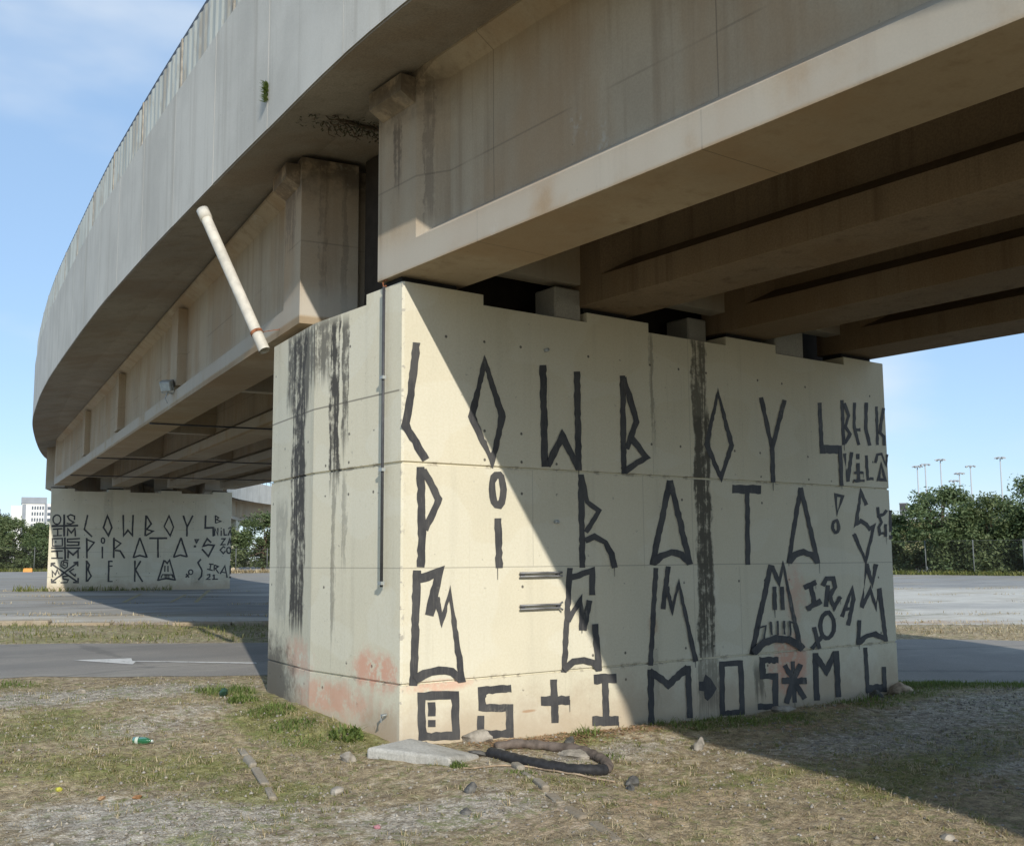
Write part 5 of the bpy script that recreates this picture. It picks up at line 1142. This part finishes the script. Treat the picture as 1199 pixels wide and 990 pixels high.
# weeds along cracks of the lot
def d_crack(x, y):
    v = (y - LOT(x)) * .823; w = v + (fbm(x * .4, y * .4, 2) - .5) * 1.2
    c_ = np.zeros_like(x)
    for vv, s in ((.5, .35), (3.4, .5), (9.6, .3), (15.0, .35), (21, .4)): c_ = np.maximum(c_, np.exp(-((w - vv) / s) ** 2))
    return (v > 0) * c_ * (fbm(x * .6 + 3, y * .6, 3) > .5) * .8
x, y = scatter(170000, -8, 40, 2, 46, d_crack, r); nb = len(x)
o = blades('green_grass', np.stack([x, y, gbase(x, y)], 1), r.uniform(.03, .12, nb), r.uniform(.01, .02, nb), r.uniform(.1, 1.2, nb), M['straw'], r)
tag(o, 'dry weeds growing in the cracks of the parking lot', kind='stuff')
x, y = scatter(9000, 0, 15, 33, 38.5, lambda x, y: 1.0 * ((y > 37.0 - .14 * (x - 6.3)) * (x < 6.6) + (np.abs(y - (37.1 - .139 * (x - 6.3))) < .25) * (x > 6.2) * (x < 11)) * (y < 38.3) * (x > 5.2), r); nb = len(x)
o = blades('green_grass', np.stack([x, y, gbase(x, y)], 1), r.uniform(.08, .35, nb), r.uniform(.02, .04, nb), r.uniform(.1, .9, nb), M['blade'], r)
tag(o, 'grass growing at the left foot of the distant pier', kind='stuff')
# gravel
x, y = scatter(60000, -4.4, 11, -5, 5.0, d_grav, r); nb = len(x)
s = .005 + .014 * r.random(nb) ** 3.5
oct_ = np.array([[1, 0, 0], [0, 1, 0], [-1, 0, 0], [0, -1, 0], [0, 0, .75], [0, 0, -.6]])
P = oct_[None] * (1 + r.uniform(-.35, .35, (nb, 6, 3))) * s[:, None, None]
th = r.uniform(0, 6.28, nb); cs, sn = np.cos(th)[:, None], np.sin(th)[:, None]
P = np.stack([P[:, :, 0] * cs - P[:, :, 1] * sn, P[:, :, 0] * sn + P[:, :, 1] * cs, P[:, :, 2]], 2) + np.stack([x, y, gz(x, y) + s * .25], 1)[:, None, :]
tri = np.array([[0, 1, 4], [1, 2, 4], [2, 3, 4], [3, 0, 4], [1, 0, 5], [2, 1, 5], [3, 2, 5], [0, 3, 5]])
F = (np.arange(nb) * 6)[:, None, None] + tri[None]
o = np_mesh('gravel', P.reshape(-1, 3), F.reshape(-1, 3), M['pebble']); tint_attr(o, np.repeat(r.random(nb), 6))
tag(o, 'loose grey gravel strewn over the dirt', kind='stuff')
# leaf litter at the wall foot
x, y = scatter(3000, .5, 3.4, -.75, -.03, lambda x, y: np.exp(-((x - 1.5) / 1.1) ** 2 - ((y + .35) / .28) ** 2), r); nb = len(x)
o = blades('leaf_litter', np.stack([x, y, gz(x, y) + .006], 1), r.uniform(.03, .06, nb), r.uniform(.012, .024, nb), r.uniform(1.25, 1.55, nb), leaf_mat('dead_leaf_litter', (.26, .14, .075), (.52, .34, .20), .1), r)
tag(o, 'brown dead leaves piled at the foot of the pier', kind='stuff')
# ------------------------------------------------------------------ trees
def leaves(name, P, size, mat, parent, r, flat=.3):
    n_ = len(P)
    nrm = r.normal(size=(n_, 3)); nrm[:, 2] = np.abs(nrm[:, 2]) + flat; nrm /= np.linalg.norm(nrm, axis=1)[:, None]
    t = np.cross(nrm, r.normal(size=(n_, 3))); t /= np.linalg.norm(t, axis=1)[:, None] + 1e-9; b = np.cross(nrm, t)
    s = (size * r.uniform(.55, 1.25, n_))[:, None]
    V = np.stack([P - t * s, P - b * s * .45, P + t * s, P + b * s * .45], 1).reshape(-1, 3)
    F = (np.arange(n_) * 4)[:, None] + np.arange(4)[None]
    o = np_mesh(name, V, F, mat, parent); tint_attr(o, np.repeat(np.clip(r.normal(.45, .25, n_), 0, 1), 4)); return o
def tree(x, y, z, h, rad, label, seed, mat='leaf', group='trees and bushes behind the lot', nleaf=5200, size=.125, low=.05, cat='tree', ry=None, name='leafy_tree'):
    r = np.random.default_rng(seed); root = empty(name, (x, y, z), 0, label, cat, group); ry = ry or rad
    m = MB(); lean = r.uniform(-.3, .3, 2)
    m.tube([(0, 0, -.3), (lean[0] * .3, lean[1] * .3, h * .25), (lean[0], lean[1], h * .6)], [.05 * rad + .05, .04 * rad + .03, .02 * rad + .015], 8)
    m.build('trunk', M['bark'], root, True)
    nc = 80; cl = []; nleaf = int(nleaf * 2.9); low = 0.0
    for q in range(nc):
        t = r.random() ** 1.15; th = r.uniform(0, 2 * np.pi); pr = (.95 + .1 * math.sin(math.pi * t)) * math.sqrt(max(.02, 1 - max(0, (t - .5) / .5) ** 2))
        rr_ = math.sqrt(r.random()) * pr * r.uniform(.8, 1.1)
        cl.append((rad * rr_ * math.cos(th), ry * rr_ * math.sin(th), h * (.03 + .90 * t)))
    cl = np.array(cl)
    m = MB()
    for c_ in cl[::4]:
        m.tube([(lean[0] * .4, lean[1] * .4, h * .3), tuple(c_ * np.array([.55, .55, .8])), tuple(c_)], [.02 * rad + .02, .015 * rad + .01, .008], 5, False)
    m.build('limb', M['bark'], root)
    w = r.uniform(.5, 1.6, nc); w /= w.sum(); ids = r.choice(nc, nleaf, p=w)
    sp_ = r.uniform(.10, .21, nc)[ids][:, None] * np.array([rad, ry, min(h * .42, rad)])
    P = cl[ids] + np.clip(r.normal(size=(nleaf, 3)), -2.1, 2.1) * sp_ * .72
    low_ = P[:, 2] < .03; P[low_, 2] = r.uniform(.05, h * .3, low_.sum())
    leaves('crown', P, size, M[mat], root, r)
    return root
CAM = Vector((-4.906, -8.109, 1.6))
# left of the distant pier
tree(15.4, 101.5, .86, 4.5, 3.3, 'round bushy tree at the left edge of the picture behind the lot', 1)
tree(18.3, 100.6, .86, 4.9, 3.0, 'bushy tree with pale flowers in the middle of the left hedge', 2, 'leaf_pale')
tree(21.6, 99.9, .86, 4.6, 2.9, 'bushy tree close against the left edge of the distant pier', 3)
tree(11.8, 102.5, .86, 5.2, 3.2, 'bushy tree just outside the left edge of the picture', 4)
tree(24.8, 99.5, .86, 5.0, 2.3, 'bushy tree half hidden behind the distant pier', 5, 'leaf_pale')
tree(55.0, 286, 5.0, 9.8, 4.2, 'dark tree far off rising over the left end of the hedge', 6, 'leaf_far', nleaf=2600, size=.32)
tree(66.5, 288, 4.5, 7.2, 3.6, 'small round tree far off in front of the white building', 7, 'leaf_far', nleaf=2200, size=.32)
# under the far bend of the bridge
tree(30.0, 78.5, 1.0, 3.6, 2.4, 'low bush under the far bridge beside the distant pier', 8, 'leaf_pale', nleaf=3600, size=.12, cat='bush', name='leafy_bush')
tree(33.2, 77.2, 1.0, 4.6, 2.6, 'taller bush under the far bridge nearer the front pier', 9, 'leaf', nleaf=4200, size=.12, cat='bush', name='leafy_bush')
tree(36.4, 76.2, 1.0, 5.0, 2.6, 'bush under the far bridge just behind the front pier', 10, 'leaf', nleaf=4000, size=.12, cat='bush', name='leafy_bush')
# right of the front pier
tree(62.6, 37.0, .42, 4.2, 2.2, 'small bush against the right edge of the front pier by the fence', 11, 'leaf_pale', size=.13)
tree(63.2, 33.4, .42, 5.9, 3.5, 'big leafy tree with rounded top right of the front pier', 12, nleaf=8000, size=.14)
tree(64.2, 30.4, .42, 5.2, 2.9, 'pale green tree between the two tallest trees on the right', 13, 'leaf_pale', nleaf=6000)
tree(65.4, 27.4, .42, 6.4, 3.1, 'tallest dark tree at the right edge of the picture', 14, nleaf=8000)
tree(63.6, 26.6, .40, 3.3, 1.3, 'low yellowish bush in front of the tallest tree at the right edge', 15, 'leaf_pale', nleaf=2600, size=.13, cat='bush', name='leafy_bush')
tree(67.0, 24.0, .40, 6.6, 3.2, 'dark tree just beyond the right edge of the picture', 16, nleaf=5000)
tree(69.0, 33.0, .42, 4.6, 4.0, 'dense tree filling the gap behind the pale one', 17, nleaf=5000)
# ------------------------------------------------------------------ chain-link fences in front of the trees
def mesh_mat():
    n = N('rusty_chain_link', .7, .3); n.col((.09, .10, .09))
    w1 = n.mth('ABSOLUTE', n.sub(n.mth('FRACT', n.mul(n.add(n.x, n.z), 9.0)), .5)); w2 = n.mth('ABSOLUTE', n.sub(n.mth('FRACT', n.mul(n.sub(n.x, n.z), 9.0)), .5))
    a = n.mul(n.mx(n.step(.08, .05, w1), n.step(.08, .05, w2)), .28); n.set(n.b.inputs['Alpha'], a); return n.m
M['mesh'] = mesh_mat()
M['fence_post'] = plain('dull_fence_post', (.13, .14, .135), .8)
def fence(a, b, z, h, step, label):
    a, b = Vector((*a, z)), Vector((*b, z)); d = b - a; L = d.length
    root = empty('chain_link_fence', a, math.atan2(d.y, d.x), label, 'fence', 'wire fences along the lot')
    k = int(L / step) + 1
    for i in range(k):
        m = MB(); m.tube([(i * step, 0, -.3), (i * step, 0, h)], .04, 8); m.build('post', M['fence_post'], root, True)
    m = MB(); m.tube([(0, .0, h - .05), (L, .0, h - .05)], .008, 6); m.build('top_wire', M['fence_post'], root)
    m = MB(); m.add([(0, .05, .02), (L, .05, .02), (L, .05, h - .07), (0, .05, h - .07)], [(0, 1, 2, 3)]); m.build('wire_mesh', M['mesh'], root)
fence((57.6, 41.5), (63.3, 22.0), .42, 2.2, 3.0, 'grey wire fence in front of the trees on the right')
fence((8.0, 98.5), (27.0, 96.3), .86, 2.1, 3.0, 'dark wire fence in front of the hedge on the left')
fence((27.5, 75.6), (39.0, 73.0), .98, 1.6, 2.5, 'wire fence by the bushes under the far bridge')
# tussocks at the feet of both hedges
r = np.random.default_rng(9)
for (ax_, ay_, bx_, by_, z, lab) in ((57.0, 41.8, 62.9, 21.5, .42, 'rough grass along the foot of the right-hand trees'), (7, 97.8, 27, 95.4, .86, 'rough grass along the foot of the left-hand hedge'), (27, 74.8, 39.5, 72.0, .97, 'yellow grass verge under the far bridge')):
    n_ = 3500; t = r.random(n_); x = ax_ + (bx_ - ax_) * t + r.normal(0, .35, n_); y = ay_ + (by_ - ay_) * t + r.normal(0, .35, n_)
    o = blades('green_grass', np.stack([x, y, gbase(x, y) - .01], 1), r.uniform(.15, .5, n_), r.uniform(.03, .07, n_), r.uniform(.1, 1, n_), M['straw'] if 'yellow' in lab else M['blade'], r)
    tag(o, lab, kind='stuff')
# orange plastic barrier far off on the left of the lot
ob = empty('road_barrier', (18.6, 93.6, float(gbase(18.6, 93.6)) - .02), R_(-20), 'orange plastic barrier lying on the lot in front of the left hedge', 'barrier')
M['orange'] = plain('orange_plastic', (.65, .27, .05), .5)
m = MB(); m.add([(-.6, -.28, 0), (.6, -.28, 0), (.6, .28, 0), (-.6, .28, 0), (-.6, -.22, .18), (.6, -.22, .18), (.6, .22, .18), (-.6, .22, .18), (-.55, -.1, .5), (.55, -.1, .5), (.55, .1, .5), (-.55, .1, .5)],
                [(3, 2, 1, 0), (8, 9, 10, 11)] + [(i, (i + 1) % 4, 4 + (i + 1) % 4, 4 + i) for i in range(4)] + [(4 + i, 4 + (i + 1) % 4, 8 + (i + 1) % 4, 8 + i) for i in range(4)])
ob.scale = (.62, .62, .7)
bevel(m.build('body', M['orange'], ob), .04, 2)
# ------------------------------------------------------------------ white office building
bl = empty('office_building', (122.5, 579.5, 1.0), R_(-12.5), 'white multi-storey building far off beyond the left hedge', 'building')
M['bwall'] = plain('white_render', (.70, .70, .68), .8, 0, .06, .3); M['bgrey'] = plain('grey_render', (.28, .30, .33), .8, 0, .08, .3); M['bglass'] = plain('dark_window_glass', (.10, .12, .15), .2)
m = MB(); m.box(4, 18.6, 0, 12, 0, 30.0); bw_ = m.build('main_wall', M['bwall'], bl)
m = MB(); m.box(3.6, 15.5, -.4, 12, 30.05, 33.2); m.build('roof_storey', M['bgrey'], bl)
m = MB(); m.box(-1.0, 3.95, 2, 12, 0, 29.0); m.build('side_wing', M['bwall'], bl)
m = MB(); m.box(4.2, 5.9, -.25, -.01, 8, 29.6); m.build('stair_tower', M['bgrey'], bl)
m = MB(); m.box(14.6, 15.8, -.3, -.01, 8, 29.8); m.build('corner_strip', M['bgrey'], bl)
for fz in range(7):
    for fx in range(5):
        x = 8.6 + fx * 1.22
        m = MB(); m.box(x, x + .72, -.12, -.02, 9 + fz * 3.0, 10.7 + fz * 3.0); m.build('window', M['bglass'], bw_)
    m = MB(); m.box(16.0, 18.4, -.12, -.02, 9 + fz * 3.0, 10.5 + fz * 3.0); m.build('window', M['bglass'], bw_)
# ------------------------------------------------------------------ embankment wall and light masts on the right
em = empty('retaining_wall', (118, 79.0, 0), R_(-57), 'long yellowish retaining wall with a guard rail beyond the right-hand trees', 'retaining wall')
m = MB(); m.box(-30, 60, 0, 6, 0, 6.05); m.build('wall', plain('mossy_yellow_render', (.27, .25, .13), .9, 0, .3, .4), em)
m = MB(); m.box(-30, 60, -.25, 6, 6.06, 6.4); m.build('coping', M['block'], em)
m = MB()
for q in (7.0, 7.5): m.bar((-30, .3, q), (60, .3, q), .06)
for q in range(-30, 61, 3): m.bar((q, .3, 6.4), (q, .3, 7.55), .07)
m.build('guard_rail', M['lamp'], em)
bb = empty('signal_cabinet', (120.9, 74.0, 6.4), R_(-57), 'small dark cabinet standing on the retaining wall', 'cabinet')
m = MB(); m.box(-.45, .45, .8, 1.6, 0, 2.0); m.build('box', M['rail'], bb)
m = MB(); m.box(-.5, .5, .75, 1.65, 2.0, 2.12); m.build('lid', M['steel'], bb)
M['mast'] = plain('pale_galvanised_mast', (.42, .44, .46), .6, .1, .05)
def mast(x, y, zt, lab, k):
    root = empty('light_mast', (x, y, 1.0), R_(k * 37), lab, 'light mast', 'tall floodlight masts on the skyline')
    H = zt - 1.0
    m = MB(); m.tube([(0, 0, 0), (0, 0, H * .5), (0, 0, H)], [.32, .24, .16], 8); m.build('pole', M['mast'], root, True)
    m = MB(); m.tube([(1.0 * math.cos(q), 1.0 * math.sin(q), H - .15) for q in np.linspace(0, 2 * math.pi, 13)], .07, 5, False)
    for q in range(4): m.bar((0, 0, H - .15), (math.cos(q * 1.57), math.sin(q * 1.57), H - .15), .08)
    hr_ = m.build('head_ring', M['mast'], root)
    for q in range(6):
        t = q * math.pi / 3; m = MB(); c_ = Vector((1.25 * math.cos(t), 1.25 * math.sin(t), H - .25)); m.obox(c_, Vector((math.cos(t), math.sin(t), -.5)) * .28, Vector((-math.sin(t), math.cos(t), 0)) * .3, Vector((.3 * math.cos(t), .3 * math.sin(t), .5)) * .3)
        m.build('lamp_head', M['mast'], hr_)
for k, (x, y, zt, lab) in enumerate([(290.7, 179.3, 28.8, 'light mast nearest the pier, leftmost of the masts'), (291.9, 177.4, 29.3, 'light mast close right of the leftmost one'), (294.2, 173.7, 30.6, 'light mast third from the pier, a little taller than its left neighbours'), (296.8, 169.3, 26.3, 'short light mast between the third and the fifth'), (298.4, 166.6, 28.3, 'light mast just right of the short one'), (302.4, 159.4, 30.5, 'light mast standing alone furthest right over the trees'), (296.0, 170.7, 24.1, 'lowest light mast whose head just clears the trees')]):
    mast(x, y, zt, lab, k)

# ------------------------------------------------------------------ camera
p_ = (1264.18, .6461358, .1249623, -.0067311)
cy, sy, cp, sp_ = math.cos(p_[1]), math.sin(p_[1]), math.cos(p_[2]), math.sin(p_[2])
fwd = Vector((sy * cp, cy * cp, sp_)); rt = Vector((cy, -sy, 0)); up = rt.cross(fwd)
c_, s_ = math.cos(p_[3]), math.sin(p_[3])
rt, up = c_ * rt + s_ * up, -s_ * rt + c_ * up
cam = bpy.data.cameras.new('camera'); co = bpy.data.objects.new('camera', cam); C.objects.link(co)
co.matrix_world = Matrix(((rt.x, up.x, -fwd.x, CAM.x), (rt.y, up.y, -fwd.y, CAM.y), (rt.z, up.z, -fwd.z, CAM.z), (0, 0, 0, 1)))
cam.sensor_width = 36; cam.sensor_fit = 'HORIZONTAL'; cam.lens = p_[0] / 1199 * 36; cam.clip_start = .1; cam.clip_end = 3000
bpy.context.scene.camera = co
# ------------------------------------------------------------------ daylight
SUN = Vector((1.0, 2.66, -1.5)).normalized()
sl_ = bpy.data.lights.new('sun', 'SUN'); sl_.energy = 3.1; sl_.angle = R_(.6); sl_.color = (1.0, .945, .85)
so_ = bpy.data.objects.new('sun', sl_); C.objects.link(so_); so_.rotation_euler = SUN.to_track_quat('-Z', 'Y').to_euler(); so_.location = (-20, -40, 40)
w = bpy.data.worlds.new('World'); bpy.context.scene.world = w; w.use_nodes = True
nt = w.node_tree; nt.nodes.clear()
ow = nt.nodes.new('ShaderNodeOutputWorld'); bg = nt.nodes.new('ShaderNodeBackground'); sk = nt.nodes.new('ShaderNodeTexSky')
sk.sky_type = 'NISHITA'; sk.sun_disc = False
sk.sun_elevation = math.asin(-SUN.z); sk.sun_rotation = math.atan2(-SUN.x, -SUN.y)
sk.altitude = 100; sk.air_density = 1.0; sk.air_density = .9; sk.dust_density = .3; sk.ozone_density = 2.2
bg.inputs[1].default_value = .128
# thin clouds low in the sky
tc = nt.nodes.new('ShaderNodeTexCoord'); mp = nt.nodes.new('ShaderNodeMapping'); nt.links.new(tc.outputs['Generated'], mp.inputs[0]); mp.inputs['Scale'].default_value = (1, 1, 2.6); mp.inputs['Location'].default_value = (1.4, .2, .6)
ns = nt.nodes.new('ShaderNodeTexNoise'); nt.links.new(mp.outputs[0], ns.inputs[0]); ns.inputs['Scale'].default_value = 2.6; ns.inputs['Detail'].default_value = 5; ns.inputs['Roughness'].default_value = .45
mr = nt.nodes.new('ShaderNodeMapRange'); mr.interpolation_type = 'SMOOTHSTEP'; nt.links.new(ns.outputs[0], mr.inputs['Value']); mr.inputs['From Min'].default_value = .50; mr.inputs['From Max'].default_value = .72; mr.inputs['To Max'].default_value = .7
mx_ = nt.nodes.new('ShaderNodeMix'); mx_.data_type = 'RGBA'; nt.links.new(mr.outputs[0], mx_.inputs[0]); nt.links.new(sk.outputs[0], mx_.inputs[6]); mx_.inputs[7].default_value = (5.0, 5.4, 5.8, 1)
veil = nt.nodes.new('ShaderNodeMix'); veil.data_type = 'RGBA'; veil.inputs[0].default_value = .58     # thin even high cloud over the whole sky
nt.links.new(sk.outputs[0], veil.inputs[6]); veil.inputs[7].default_value = (2.5, 3.75, 5.4, 1); nt.links.new(veil.outputs[2], mx_.inputs[6])
nt.links.new(mx_.outputs[2], bg.inputs[0]); nt.links.new(bg.outputs[0], ow.inputs[0])
sc = bpy.context.scene
sc.view_settings.view_transform = 'Standard'; sc.view_settings.look = 'None'; sc.view_settings.exposure = 0.42; sc.view_settings.gamma = 1.0; sc.view_settings.use_curve_mapping = False
sc.cycles.use_denoising = True
sc.cycles.max_bounces = 8; sc.cycles.diffuse_bounces = 5; sc.cycles.transparent_max_bounces = 12
